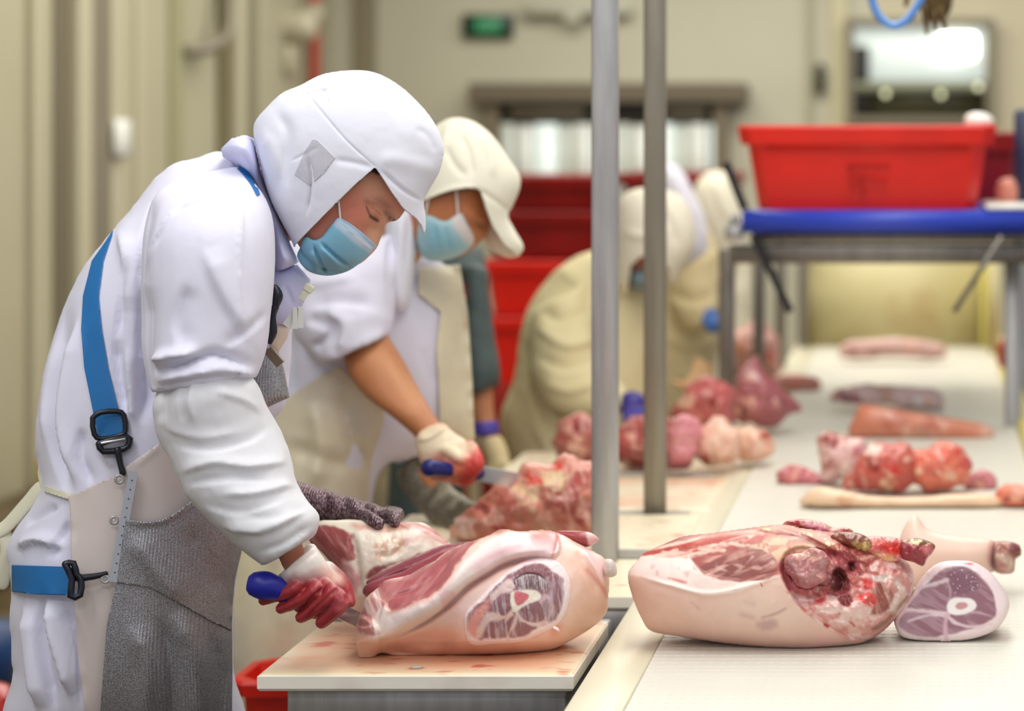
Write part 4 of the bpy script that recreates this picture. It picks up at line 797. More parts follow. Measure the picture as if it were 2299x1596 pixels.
# second cutter's shoulder
lump([(1008, 1200), (1015, 1172), (1045, 1140), (1090, 1110), (1130, 1085), (1170, 1056), (1230, 1030), (1290, 1022), (1345, 1035), (1372, 1080), (1380, 1150), (1370, 1200), (1300, 1218), (1150, 1218), (1060, 1216)], 4.66, (206, 128, 108),
     [(1180, 1110, 40, (232, 198, 150)), (1240, 1075, 35, (236, 206, 160)), (1262, 1120, 30, R1), (1140, 1130, 26, (200, 104, 90)), (1110, 1175, 35, (176, 72, 66)), (1080, 1140, 18, (150, 60, 58)), (1300, 1080, 34, (190, 90, 84)), (1320, 1150, 45, (172, 76, 72)), (1220, 1180, 34, (206, 140, 116)), (1290, 1185, 30, R1), (1040, 1190, 30, (240, 208, 196)), (1195, 1075, 16, (220, 60, 40)), (1250, 1045, 14, (214, 70, 60)), (1190, 1140, 12, (238, 210, 160))],
     'raw pork shoulder being cut by the second worker behind the front leg', .08)
# pile on the far boards
lump([(1240, 990), (1262, 945), (1300, 932), (1345, 940), (1380, 960), (1400, 1010), (1380, 1048), (1300, 1050), (1262, 1030)], 5.6, (190, 110, 100), [(1275, 970, 20, R1), (1310, 960, 18, (150, 60, 58)), (1300, 1010, 26, F2), (1360, 1000, 30, R1)], 'knobbly meat piece at the left end of the far pile', .06)
lump([(1385, 960), (1420, 930), (1470, 928), (1510, 950), (1516, 1020), (1495, 1052), (1410, 1052), (1380, 1020)], 5.62, (172, 84, 78), [(1410, 980, 22, R2), (1440, 1020, 24, (150, 56, 56)), (1405, 1040, 14, F1)], 'dark red meat piece between the two poles', .06)
lump([(1492, 1000), (1510, 950), (1540, 930), (1570, 950), (1572, 1000), (1550, 1046), (1505, 1055)], 5.56, (218, 138, 146), [(1530, 990, 24, (222, 150, 158)), (1512, 960, 14, R1)], 'smooth pink pork slice standing right of the rear pole', .05)
lump([(1560, 975), (1585, 940), (1620, 935), (1650, 960), (1664, 1000), (1650, 1040), (1600, 1048), (1558, 1030)], 5.6, (236, 190, 168), [(1600, 990, 20, F1), (1570, 1036, 20, R1), (1635, 1030, 16, (190, 110, 96))], 'pale fatty pork piece in the middle of the far pile', .06)
lump([(1645, 985), (1670, 962), (1710, 962), (1735, 985), (1742, 1015), (1720, 1032), (1670, 1036)], 5.7, (236, 186, 160), [(1720, 975, 16, (176, 80, 66)), (1690, 1000, 24, F1)], 'small skin-on piece at the right end of the far pile', .05)
lump([(1500, 930), (1530, 880), (1580, 850), (1640, 860), (1650, 900), (1640, 950), (1560, 960)], 6.0, (186, 92, 90), [(1540, 900, 20, F2), (1600, 900, 22, (150, 50, 50)), (1560, 940, 20, R2)], 'red meat heap under the gloved hands of the hooded workers', .08)
lump([(1640, 880), (1670, 820), (1700, 800), (1730, 850), (1760, 880), (1790, 915), (1770, 945), (1700, 960), (1645, 950)], 6.3, (170, 96, 100), [(1690, 900, 24, (196, 120, 128)), (1750, 905, 18, (140, 76, 86)), (1665, 930, 16, (120, 44, 48)), (1690, 840, 16, (206, 180, 196))], 'purple-red meat heap behind the first steel upright', .08)
lump([(1620, 790), (1650, 740), (1700, 720), (1740, 760), (1750, 830), (1700, 850), (1640, 850)], 7.8, (206, 150, 140), [(1660, 780, 16, (226, 150, 110)), (1700, 760, 18, (206, 186, 206)), (1720, 800, 18, (190, 90, 80))], 'mixed meat heap far back between the steel uprights', .08)
lump([(1728, 870), (1745, 845), (1790, 838), (1830, 848), (1842, 865), (1820, 884), (1760, 886)], 7.4, (226, 156, 146), [(1790, 855, 18, (232, 130, 124))], 'flat pink meat piece at the left of the far belt', .03)
# on the belt
lump([(1795, 1132), (1810, 1108), (1840, 1092), (1880, 1098), (1950, 1112), (2050, 1116), (2150, 1108), (2225, 1112), (2250, 1128), (2230, 1138), (2000, 1140), (1850, 1138)], 5.06, (240, 206, 172), [(1900, 1132, 24, (226, 180, 140))], 'flat skin slab under the meat pile on the belt', .04, rough=.002, skinny=True)
lump([(1745, 1086), (1748, 1060), (1775, 1044), (1810, 1048), (1850, 1068), (1880, 1085), (1860, 1092), (1780, 1090)], 5.42, (196, 110, 116), [(1780, 1070, 16, (206, 120, 116)), (1760, 1080, 10, R1)], 'small red meat scrap left of the belt pile', .03)
lump([(1832, 1040), (1826, 1000), (1842, 975), (1890, 968), (1930, 985), (1950, 1020), (1940, 1075), (1880, 1082), (1838, 1068)], 5.36, (224, 182, 176), [(1870, 985, 24, (156, 70, 68)), (1860, 1040, 18, (176, 110, 104)), (1905, 1050, 22, (246, 226, 216)), (1925, 1010, 18, (206, 130, 140))], 'pale pork piece with a dark lean cap, left part of the belt pile', .06)
lump([(1890, 1100), (1905, 1060), (1935, 1020), (1980, 995), (2030, 1000), (2065, 1030), (2060, 1080), (2010, 1100), (1950, 1106)], 5.24, (196, 92, 80), [(1925, 1085, 24, (176, 66, 54)), (1960, 1040, 22, (150, 34, 34)), (2005, 1050, 20, (206, 56, 52)), (1990, 1085, 16, (236, 196, 156)), (1960, 1010, 16, (240, 206, 196)), (2040, 1030, 14, F2)], 'deep red joint piece in the middle of the belt pile', .07)
lump([(2045, 1090), (2040, 1040), (2075, 1000), (2110, 985), (2150, 1000), (2176, 1030), (2178, 1060), (2160, 1090), (2100, 1104)], 5.26, (222, 120, 96), [(2090, 1060, 24, (196, 96, 76)), (2120, 1015, 26, (222, 100, 80)), (2168, 1040, 14, (190, 30, 36)), (2140, 1070, 16, (240, 206, 160)), (2060, 1060, 10, (240, 206, 170)), (2150, 1020, 12, (214, 76, 70))], 'orange-red meat piece at the right of the belt pile', .07)
lump([(2165, 1092), (2172, 1070), (2205, 1056), (2236, 1068), (2240, 1090), (2220, 1104), (2180, 1106)], 5.34, (206, 130, 136), [(2200, 1090, 16, (150, 56, 66))], 'small pinkish scrap at the right end of the belt pile', .03)
lump([(2228, 1120), (2240, 1095), (2262, 1084), (2300, 1086), (2340, 1100), (2340, 1138), (2240, 1138)], 5.08, (226, 130, 104), [(2262, 1120, 10, (150, 60, 46)), (2285, 1110, 16, (232, 160, 130)), (2310, 1125, 14, R1)], 'orange-brown meat piece at the right edge of the belt', .05)
lump([(1908, 980), (1920, 930), (1935, 908), (1990, 914), (2060, 926), (2130, 938), (2200, 950), (2228, 962), (2228, 985), (2200, 996), (2140, 990), (2000, 985)], 6.24, (206, 128, 100), [(2000, 945, 30, (190, 108, 84)), (2100, 955, 26, (190, 110, 88)), (2210, 975, 18, (222, 176, 156)), (2050, 978, 30, (190, 140, 116))], 'long brown skin-on slab lying across the belt', .04, rough=.001, skinny=True)
lump([(1865, 905), (1868, 882), (1900, 868), (1960, 862), (2040, 868), (2100, 876), (2118, 895), (2105, 918), (2040, 918), (1960, 908)], 6.9, (226, 196, 196), [(1890, 892, 16, (130, 72, 84)), (1920, 895, 14, (160, 100, 110)), (1980, 880, 24, (206, 170, 156)), (2070, 905, 20, (246, 240, 240))], 'pale piece with a purple end behind the brown slab', .03)
lump([(1885, 800), (1892, 775), (1930, 762), (2000, 760), (2080, 765), (2120, 780), (2110, 805), (2000, 802), (1930, 806)], 8.3, (214, 172, 164), [(1912, 785, 16, (170, 120, 118)), (1960, 790, 12, (190, 140, 130)), (2050, 780, 20, (220, 176, 170))], 'pinkish heap at the far end of the belt', .04)
lump([(2235, 790), (2250, 760), (2270, 755), (2275, 800), (2262, 830), (2244, 820)], 7.9, (170, 60, 50), [], 'red lump beyond the right rail of the belt', .03)
# ------------------------------------------------ people
M['coat'] = mat('white_coat_cloth', (226, 225, 240), .85, spec=.12, bump=.25, bscale=300, bdist=.0006, sheen=.1)
M['sleeve'] = mat('white_sleeve_cover', (226, 226, 230), .8, spec=.15, bump=.2, bscale=200, bdist=.0006)
M['hoodcloth'] = mat('white_hood_cloth', (228, 229, 240), .85, spec=.12, bump=.2, bscale=300, bdist=.0005)
M['mesh_patch'] = mat('fine_mesh', (200, 198, 208), .7, bump=.6, bscale=260, bdist=.0006, wave='DIAGONAL')
M['collar'] = mat('lavender_collar', (212, 213, 246), .85, spec=.1)
M['skinp'] = mat('face_skin', (200, 130, 105), .5, attr=True, sss=.1, bump=.08, bscale=250, bdist=.0005)
M['mask'] = mat('blue_mask', (140, 196, 222), .6, attr=True, bump=.15, bscale=300, bdist=.0004)
M['pvc'] = mat('pinkish_white_pvc', (216, 203, 197), .38, coat=.1, bump=.08, bscale=30)
M['creamcloth'] = mat('cream_ties', (226, 222, 196), .7)
M['creamapron'] = mat('cream_apron', (228, 220, 184), .45, var=.12, vscale=6, c2=(206, 196, 176))
M['strap'] = mat('blue_webbing', (26, 112, 178), .55, bump=.3, bscale=500, bdist=.0005)
M['buckle'] = mat('dark_buckle', (18, 22, 34), .35)
M['glove'] = mat('bloodied_glove', (200, 60, 60), .45, attr=True, coat=.15, bump=.2, bscale=90)
M['chain'] = None
def chainmail(name, base, hi, sc=330.):
    m = bpy.data.materials.new(name); m.use_nodes = True; nt = m.node_tree; b = nt.nodes['Principled BSDF']; L = nt.links
    b.inputs['Metallic'].default_value = .55; b.inputs['Roughness'].default_value = .36
    tc = nt.nodes.new('ShaderNodeTexCoord'); mp = nt.nodes.new('ShaderNodeMapping'); mp.inputs['Scale'].default_value = (sc, sc, sc*.5); L.new(tc.outputs['Object'], mp.inputs['Vector'])
    v = nt.nodes.new('ShaderNodeTexVoronoi'); v.inputs['Scale'].default_value = 1; L.new(mp.outputs[0], v.inputs['Vector'])
    r = nt.nodes.new('ShaderNodeMapRange'); r.inputs[1].default_value = .15; r.inputs[2].default_value = .62; L.new(v.outputs['Distance'], r.inputs[0])
    mx = nt.nodes.new('ShaderNodeMix'); mx.data_type = 'RGBA'; mx.inputs[6].default_value = list(lin(hi))+[1]; mx.inputs[7].default_value = list(lin(base))+[1]; L.new(r.outputs[0], mx.inputs[0]); L.new(mx.outputs[2], b.inputs['Base Color'])
    w_ = nt.nodes.new('ShaderNodeTexWave'); w_.inputs['Scale'].default_value = 75; w_.inputs['Distortion'].default_value = .6; w_.inputs['Detail'].default_value = 1; L.new(tc.outputs['Object'], w_.inputs['Vector'])
    ad = nt.nodes.new('ShaderNodeMath'); ad.operation = 'ADD'; L.new(v.outputs['Distance'], ad.inputs[0]); ml = nt.nodes.new('ShaderNodeMath'); ml.operation = 'MULTIPLY'; ml.inputs[1].default_value = -1.1; L.new(w_.outputs['Fac'], ml.inputs[0]); L.new(ml.outputs[0], ad.inputs[1])
    bp = nt.nodes.new('ShaderNodeBump'); bp.inputs['Strength'].default_value = .6; bp.inputs['Distance'].default_value = .001; bp.invert = True; L.new(ad.outputs[0], bp.inputs['Height']); L.new(bp.outputs[0], b.inputs['Normal'])
    return m
M['chain'] = chainmail('chain_mail', (140, 139, 143), (205, 205, 210), 900.); M['chain_d'] = chainmail('bloody_chain_mail', (88, 62, 68), (170, 150, 158)); M['chain_o'] = chainmail('olive_chain_mail', (104, 98, 82), (160, 156, 140))
def solidify(o, th):
    s = o.modifiers.new('thickness', 'SOLIDIFY'); s.thickness = th; s.offset = 0
def legs(Y, xa, xb, ytop, hd=.11, mt=None):
    """trousers and boots below the coat down to the floor"""
    fl = VY+EYE*F/Y; m = (xa+xb)/2; w_ = (xb-xa)/2; k = (fl-ytop); q = 3.7/Y
    out = []
    for a, b, dy in ((xa, m, .05), (m, xb, -.05)):
        out.append(loft([(a, ytop-60, b, ytop-60, Y+dy, hd), (a+w_*.1, ytop+k*.4, b-w_*.1, ytop+k*.4, Y+dy, hd*.8), (a+w_*.16, fl-40*q, b-w_*.16, fl-40*q, Y+dy, hd*.65)], 20, 4))
    return out
def boots(Y, xa, xb):
    fl = VY+EYE*F/Y; m = (xa+xb)/2; w_ = (xb-xa)/2; q = 3.7/Y; out = []
    for a, b, dy in ((xa, m, .05), (m, xb, -.05)):
        c = P((a+b)/2, fl, Y+dy); out.append(box(c[0]-.05, c[0]+.2, c[1]-.05, c[1]+.05, 0, .09, .03)); out.append(tube([(c[0], c[1], .05), (c[0], c[1], .32)], .055, 16, 1, dome=False))
    return join(*out)
M['boot'] = mat('white_rubber_boot', (214, 214, 206), .35)
M['trouser'] = mat('white_trousers', (214, 214, 222), .8)

# ================= worker 1
p1 = thing('person', 'nearest worker in white hood, blue mask and chain mail apron, bending over the pork leg', 'person', (-1.2, 3.85, 0))
hf = Frame(800, 420, 3.72)
headp = [(640, 300), (700, 225), (790, 200), (880, 232), (925, 300), (933, 380), (924, 436), (910, 470), (899, 487), (889, 495), (874, 499), (866, 505), (860, 520), (853, 540), (846, 556), (832, 572), (808, 592), (770, 604), (725, 600), (695, 585), (670, 550), (630, 480), (610, 380)]
frel = lambda q: folds_fn([([(820, 446), (850, 456), (876, 474)], 9, .004), ([(832, 486), (846, 494), (852, 500)], 10, -.005), ([(836, 470), (846, 478), (856, 486)], 7, .004),
                           ([(822, 462), (832, 484), (848, 497)], 2.5, -.002), ([(780, 470), (800, 500), (820, 522)], 24, .004), ([(868, 486), (872, 494)], 6, -.004), ([(850, 505), (846, 535), (838, 556)], 9, .004)])(q)
hv, hfc, hinf = inflate(headp, hf, 2, .078, .078, relief=frel)
hcol = paint((hv, hfc), (214, 148, 122), [([(690, 520), (730, 480), (790, 440), (820, 470), (820, 520), (780, 500), (750, 490), (710, 540)], (206, 118, 98), dict(soft=40, wob=8)),
    ([(815, 400), (850, 400), (870, 440), (840, 440)], (222, 164, 134), dict(soft=26, wob=6)), ([(830, 512), (856, 508), (846, 556), (825, 540)], (232, 176, 142), dict(soft=14, wob=5)),
    ([(800, 512), (826, 505), (842, 512)], (176, 106, 66), dict(line=8, soft=14, wob=3, a=.5)), ([(824, 452), (852, 458), (872, 472), (884, 486)], (110, 68, 50), dict(line=5, soft=12, wob=4, a=.5)),
    ([(866, 478), (876, 490)], (66, 38, 28), dict(line=5, soft=8, wob=2, a=.7)), ([(822, 463), (830, 482), (842, 492), (850, 497)], (56, 32, 26), dict(line=1.5, soft=2.5, wob=1, a=.9)), ([(832, 486), (846, 494)], (52, 28, 26), dict(line=3.5, soft=4, wob=1, a=.8)),
    ([(836, 466), (848, 476), (856, 484)], (150, 88, 66), dict(line=1.2, soft=2, wob=.5, a=.7)), ([(884, 494), (892, 497), (900, 490)], (26, 20, 26), dict(line=3, soft=3, wob=1)),
    ([(600, 200), (700, 190), (900, 190), (960, 400), (905, 440), (872, 402), (845, 392), (820, 396), (700, 480), (640, 480)], (50, 36, 32), dict(soft=5, wob=4))], 5, .03)
def arm1(k=1.0, d=0):
    rows_u = [(405, 400, 540, 375, 3.68, .05), (352, 440, 590, 436, 3.62, .09), (328, 520, 610, 505, 3.58, .105), (322, 620, 613, 600, 3.56, .105), (322, 720, 608, 695, 3.55, .10), (324, 800, 598, 780, 3.54, .095), (340, 880, 575, 845, 3.53, .08)]
    rows_f = [(372, 850, 540, 818, 3.54, .07), (345, 905, 573, 862, 3.53, .085), (346, 950, 592, 905, 3.53, .085), (360, 995, 618, 955, 3.53, .08), (392, 1053, 645, 1022, 3.52, .075), (430, 1118, 666, 1085, 3.51, .068), (482, 1180, 692, 1128, 3.50, .062), (541, 1231, 713, 1160, 3.50, .058), (590, 1268, 706, 1196, 3.50, .05)]
    return rows_u, rows_f
ru, rf_ = arm1()
torsop = [(500, 345), (440, 359), (386, 375), (346, 405), (307, 453), (263, 506), (219, 559), (184, 607), (153, 673), (127, 747), (107, 817), (94, 879), (84, 945), (83, 1009), (94, 1083), (80, 1120), (50, 1165), (25, 1205), (13, 1240), (22, 1270), (26, 1332), (22, 1380), (28, 1450), (31, 1510), (37, 1680), (517, 1680), (519, 1500), (519, 1371), (538, 1236), (560, 1100), (600, 960), (640, 905), (650, 800), (655, 735), (680, 670), (660, 620), (620, 560), (595, 480), (560, 400)]
tor = inflate(torsop, Frame(330, 900, 3.80), 6, .17, .17, lam=170)[:2]
far = loft([(420, 470, 560, 430, 4.0, .07), (380, 700, 540, 680, 4.02, .07), (370, 880, 520, 850, 4.0, .07), (430, 1000, 590, 960, 3.97, .06), (560, 1120, 660, 1070, 3.92, .045), (640, 1150, 672, 1095, 3.90, .035)], 20)
# continuous body under the clothes: head, neck, trunk, arms and hands
bt = inflate([(480, 380), (400, 420), (300, 540), (200, 740), (150, 1000), (120, 1400), (130, 1600), (420, 1600), (430, 1200), (500, 950), (590, 700), (600, 560), (560, 430)], Frame(330, 900, 3.80), 14, .11, .11)[:2]
nk = loft([(560, 400, 600, 560, 3.80, .06), (620, 350, 660, 540, 3.76, .055), (690, 320, 700, 500, 3.73, .055)], 20)
na = loft([(420, 460, 540, 450, 3.64, .05), (380, 640, 540, 640, 3.57, .05), (400, 850, 530, 830, 3.55, .045), (470, 1000, 560, 950, 3.53, .04), (590, 1180, 650, 1130, 3.5, .03), (632, 1272, 684, 1232, 3.52, .02), (665, 1330, 715, 1300, 3.53, .016)], 18)
fa = loft([(440, 490, 540, 450, 4.0, .05), (400, 700, 510, 690, 4.02, .045), (400, 870, 500, 850, 4.0, .04), (560, 1090, 640, 1060, 3.92, .03), (780, 1158, 790, 1128, 3.88, .018)], 18)
lg = legs(3.82, 90, 480, 1650, .1)
rest = remesh([bt, nk, na, fa, *[(l[0]*[1, 1, 1], l[1]) for l in lg]], .009, 3)
rc = paint(rest, (196, 130, 104), [], 4, .03)
bb = join((hv, hfc), rest); obj('body', bb, M['skinp'], p1, col=np.concatenate([hcol, rc]))
# coat
coat = remesh([tor, loft(ru, 30), far], .0048, 5)
CF = [([(345, 452), (328, 510), (318, 590), (314, 650)], 7, -.012), ([(320, 640), (314, 760), (318, 880), (305, 950)], 13, -.02),
      ([(150, 690), (128, 800), (112, 900), (118, 1000), (150, 1100)], 10, -.014), ([(175, 720), (150, 840), (140, 960), (170, 1090)], 10, .010), ([(120, 760), (100, 880), (100, 990)], 8, .006),
      ([(268, 520), (285, 600), (275, 700)], 14, .008), ([(288, 580), (270, 680), (262, 760)], 8, -.007), ([(255, 760), (262, 850), (280, 930)], 9, -.009), ([(285, 780), (290, 880), (300, 960)], 8, .008),
      ([(180, 960), (175, 1030), (205, 1090)], 8, -.008), ([(215, 980), (240, 1030), (262, 1050)], 8, .006),
      ([(405, 460), (350, 540), (330, 600)], 5, .005), ([(410, 470), (470, 448), (540, 446)], 3, .003), ([(540, 446), (535, 560), (530, 740)], 3, .0025), ([(425, 440), (380, 500), (345, 560)], 3, -.004),
      ([(335, 812), (400, 800), (450, 792)], 8, .010), ([(340, 835), (410, 822), (480, 800), (560, 822)], 7, -.010), ([(350, 858), (420, 842), (500, 830), (580, 848)], 8, .008), ([(460, 560), (500, 660), (560, 760)], 22, .006), ([(420, 640), (400, 720), (410, 780)], 14, -.005), ([(500, 780), (560, 740), (600, 700)], 10, -.004),
      ([(40, 1230), (90, 1215), (140, 1230)], 8, .010), ([(60, 1180), (90, 1160), (130, 1140)], 7, -.008), ([(150, 1170), (130, 1215), (110, 1250)], 8, -.007),
      ([(60, 1360), (70, 1450), (90, 1590)], 14, .012), ([(110, 1340), (130, 1440), (160, 1560)], 12, .014), ([(90, 1340), (95, 1450), (120, 1590)], 8, -.010), ([(140, 1350), (165, 1440), (175, 1590)], 8, -.01)]
coat = crumple(coat, [(a, b*.9, c*1.6) for a, b, c in CF], .0035, 6, 3, 4, (1, 1, .55))
obj('coat', coat, M['coat'], p1)
slv = remesh([loft(rf_, 30)], .0042, 3)
SF = [([(385, 850), (360, 900), (352, 950)], 10, -.008), ([(420, 850), (405, 900), (410, 950)], 5, -.005), ([(440, 848), (425, 900), (432, 945)], 5, .005), ([(400, 1000), (470, 1010), (560, 990), (600, 960)], 9, -.006), ([(370, 960), (450, 985), (540, 970)], 8, .006),
      ([(410, 1060), (480, 1040), (560, 1050), (640, 1040)], 9, .007), ([(430, 1085), (520, 1075), (600, 1080)], 8, -.006), ([(460, 1130), (540, 1150), (640, 1120)], 9, -.007), ([(500, 1110), (580, 1110), (660, 1090)], 9, .006), ([(500, 1180), (590, 1190), (680, 1150)], 10, .008), ([(540, 1160), (620, 1165), (690, 1140)], 7, -.006), ([(585, 1240), (640, 1220), (700, 1180)], 6, -.004), ([(480, 880), (540, 900), (585, 930)], 8, .004)]
slv = crumple(slv, [(a, b*.9, c*(.5 if i % 3 == 1 else 1.1)) for i, (a, b, c) in enumerate(SF)], .0055, 7.5, 4, 4)
obj('sleeve_cover', slv, M['sleeve'], p1, label='loose white sleeve cover')
# collar
cl = inflate([(496, 334), (520, 312), (548, 303), (570, 311), (590, 400), (640, 520), (671, 588), (645, 603), (619, 613), (614, 560), (607, 510), (583, 436), (550, 392), (524, 366), (500, 352)], Frame(580, 450, 3.76), 3, .15, .13, lam=25, smooth=0, relief=folds_fn([([(505, 340), (530, 330), (560, 345), (580, 400)], 6, .004), ([(560, 350), (590, 420), (625, 520), (650, 580)], 9, -.008)]))[:2]
obj('collar', cl, M['collar'], p1)
cl2 = inflate([(606, 612), (642, 598), (668, 594), (697, 628), (690, 662), (672, 700), (650, 740), (625, 730), (600, 760), (590, 680)], Frame(640, 660, 3.74), 3, .06, .06, lam=14, smooth=0, relief=folds_fn([([(655, 605), (690, 632)], 3, .003), ([(640, 640), (660, 690)], 6, -.004)]))[:2]
obj('lapel', cl2, M['collar'], p1)
zp = join(box(-.005, .005, -.002, .002, -.014, .0), box(-.008, .008, -.003, .003, 0, .013, .002))
c0 = P(688, 655, 3.66); a_ = math.radians(35); zv = zp[0].copy(); zv = np.stack([zv[:, 0]*math.cos(a_)+zv[:, 2]*math.sin(a_), zv[:, 1], -zv[:, 0]*math.sin(a_)+zv[:, 2]*math.cos(a_)], 1)+c0
zt = obj('zip_pull', (zv, zp[1]), mat('clear_plastic_tag', (226, 226, 200), .2), p1, smooth=False)
obj('cord_end', join(flatbar(P(664, 690, 3.66), P(663, 738, 3.66), .008, .002, (0, 1, 0)), flatbar(P(674, 688, 3.66), P(675, 736, 3.66), .008, .002, (0, 1, 0)), flatbar(P(668, 694, 3.665), P(642, 732, 3.665), .012, .002, (0, 1, 0))), M['white'], p1, smooth=False)
# hood
hoodp = [(571, 282), (598, 244), (633, 211), (674, 193), (726, 168), (795, 159), (846, 166), (898, 195), (946, 240), (977, 282), (993, 323), (993, 354), (983, 389), (964, 423), (950, 452), (954, 489), (952, 522), (930, 556), (885, 590), (820, 612), (760, 622), (700, 612), (672, 580), (658, 545), (636, 502), (615, 461), (595, 406), (578, 337)]
cut = [(841, 376), (795, 416), (753, 457), (712, 499), (678, 533), (660, 552), (640, 640), (985, 660), (990, 540), (951, 523), (945, 505), (933, 489), (905, 468), (877, 430), (857, 399)]
def hoodrel(q):
    return folds_fn([([(680, 200), (720, 250), (780, 320), (845, 378)], 2.2, -.0025), ([(575, 285), (610, 330), (640, 420), (655, 520)], 16, .006), ([(620, 250), (650, 300), (640, 380), (625, 440)], 14, -.006), ([(655, 240), (700, 215), (760, 205)], 8, -.004),
                     ([(725, 205), (735, 225), (733, 240)], 5, -.003), ([(690, 350), (700, 390), (700, 430), (692, 480)], 4, -.006), ([(860, 210), (885, 240), (895, 265)], 9, -.004), ([(930, 290), (960, 310), (975, 345)], 9, -.003),
                     ([(655, 365), (720, 330)], 3, -.002), ([(845, 380), (880, 360), (960, 380), (985, 390)], 18, .004), ([(855, 385), (900, 425), (945, 452)], 5, -.005), ([(750, 360), (800, 368), (840, 378)], 8, -.003), ([(600, 300), (590, 360), (612, 440)], 7, .004)])(q)+.0012*noise(q, .02, 5, 3)
hd_ = inflate(hoodp, hf, 2.6, .102, .102, lam=None, p=.5, relief=hoodrel, back_relief=hoodrel, cut=cut)[:2]
ho = obj('hood', hd_, M['hoodcloth'], p1, label='white hood with a short visor'); solidify(ho, .0022)
bh = bvh_of(hd_)
obj('mesh_patch', drape([(702, 312), (712, 314), (752, 355), (728, 388), (696, 417), (661, 392), (684, 340)], bh, .0022, .0018, 2.5), M['mesh_patch'], ho)
# ear loop and mask
mk = [(762, 487), (785, 499), (814, 521), (844, 549), (841, 557), (828, 572), (806, 592), (786, 606), (765, 614), (735, 619), (702, 613), (682, 600), (667, 575), (676, 552), (687, 529), (705, 537), (722, 531), (737, 513), (750, 496)]
mrel = lambda q: folds_fn([([(722, 542), (752, 570), (786, 598)], 3.5, -.006), ([(720, 552), (745, 578), (775, 606)], 7, .005), ([(706, 548), (718, 580), (733, 614)], 3.5, -.006), ([(700, 560), (708, 590), (716, 612)], 7, .004), ([(775, 508), (835, 560)], 3, .0015), ([(765, 500), (825, 552)], 3, -.001)])(q)
mrel0 = mrel; mrel = lambda q: 1.7*mrel0(q)
def mbase(q): h = hinf['H'](q)*.078; return h+.004, h+.004
mm = inflate(mk, hf, 2, .014, .014, lam=16, relief=mrel, base=mbase, smooth=3)[:2]
mcol = paint(mm, (132, 190, 216), [([(755, 480), (765, 478), (855, 545), (838, 576), (800, 548), (748, 506)], (186, 208, 228), dict(soft=5, wob=3, smooth=0)), ([(796, 530), (812, 542), (832, 556)], (226, 226, 240), dict(line=3, soft=3, wob=1, a=.9)), ([(768, 494), (800, 516), (838, 552)], (120, 158, 190), dict(line=1.5, soft=2, wob=1, a=.7)), ([(690, 600), (720, 585), (800, 590), (760, 625), (700, 625)], (124, 168, 186), dict(soft=20, wob=6))], 6, .02)
mo = obj('face_mask', mm, M['mask'], p1, col=mcol)
bm = bvh_of((hv, hfc)); e1 = []
for a in ((760, 452), (762, 470), (764, 489)):
    d = np.array([(a[0]-VX)/F, 1, -(a[1]-VY)/F]); d /= np.linalg.norm(d); r = bm.ray_cast(Vector(CAM), Vector(d)); e1.append(CAM+d*(r[3]-.004) if r[0] is not None else P(a[0], a[1], 3.64))
obj('ear_loop', tube(e1, .0018, 8, 3), M['white'], mo)
# aprons and straps on the coat
bc = bvh_of(coat, slv); bt_ = bvh_of(coat)
btor = bvh_of(tor)
apr = drape([(153, 1114), (187, 1100), (257, 1068), (305, 1031), (362, 992), (420, 960), (560, 960), (545, 1100), (536, 1240), (519, 1371), (519, 1500), (517, 1660), (196, 1660), (190, 1596), (174, 1467), (168, 1358), (159, 1249), (157, 1144)], bt_, .010, .004, 6, 0, folds_fn([([(162, 1120), (163, 1250), (176, 1450), (196, 1650)], 5, .004), ([(300, 1050), (360, 1000)], 6, .002)]))
obj('waist_apron', apr, M['pvc'], p1, label='pinkish white plastic apron')
ba = bvh_of(apr, coat)
cp_ = folds_fn([([(300, 1400), (330, 1500), (320, 1650)], 24, .010), ([(400, 1370), (440, 1480), (450, 1650)], 26, .012), ([(360, 1380), (385, 1500), (390, 1650)], 14, -.010), ([(480, 1420), (490, 1520), (500, 1650)], 16, -.008), ([(300, 1200), (360, 1290), (420, 1350)], 26, .008), ([(420, 1180), (460, 1260), (500, 1340)], 24, -.006)])
cm = drape([(279, 1183), (283, 1168), (327, 1174), (379, 1164), (430, 1127), (560, 1040), (552, 1150), (542, 1240), (528, 1300), (521, 1371), (522, 1500), (520, 1670), (222, 1670), (225, 1596), (240, 1401), (262, 1306)], ba, .016, .004, 5, 0, cp_)
cmo = obj('chain_mail_apron', cm, M['chain'], p1, label='grey chain mail apron')
cm2 = drape([(279, 1183), (283, 1166), (327, 1172), (379, 1162), (430, 1125), (560, 1040), (552, 1150), (542, 1240), (526, 1300), (520, 1416), (470, 1392), (400, 1352), (335, 1318), (262, 1308)], bvh_of(cm), .004, .004, 5, 0, lambda q: folds_fn([([(283, 1168), (327, 1174), (379, 1164), (430, 1127)], 6, .004)])(q)+cp_(q)*.2)
obj('upper_panel', cm2, M['chain'], cmo)
bib = inflate([(575, 800), (600, 780), (625, 790), (638, 830), (650, 892), (600, 915), (590, 960), (560, 940), (540, 860)], Frame(600, 860, 3.72), 3, .04, .04, lam=14, smooth=0)[:2]
obj('chain_mail_bib', bib, M['chain'], p1)
pb = inflate([(604, 738), (620, 722), (650, 736), (645, 758), (622, 796), (604, 780)], Frame(625, 760, 3.71), 3, .02, .02, lam=8, smooth=0)[:2]
obj('apron_top', pb, mat('peach_pvc', (228, 206, 190), .4), p1)
obj('clasp_bar', flatbar(P(602, 785, 3.66), P(630, 818, 3.66), .014, .008, (0, 1, 0)), mat('brown_clasp', (120, 104, 88), .4, .3), p1, smooth=False)
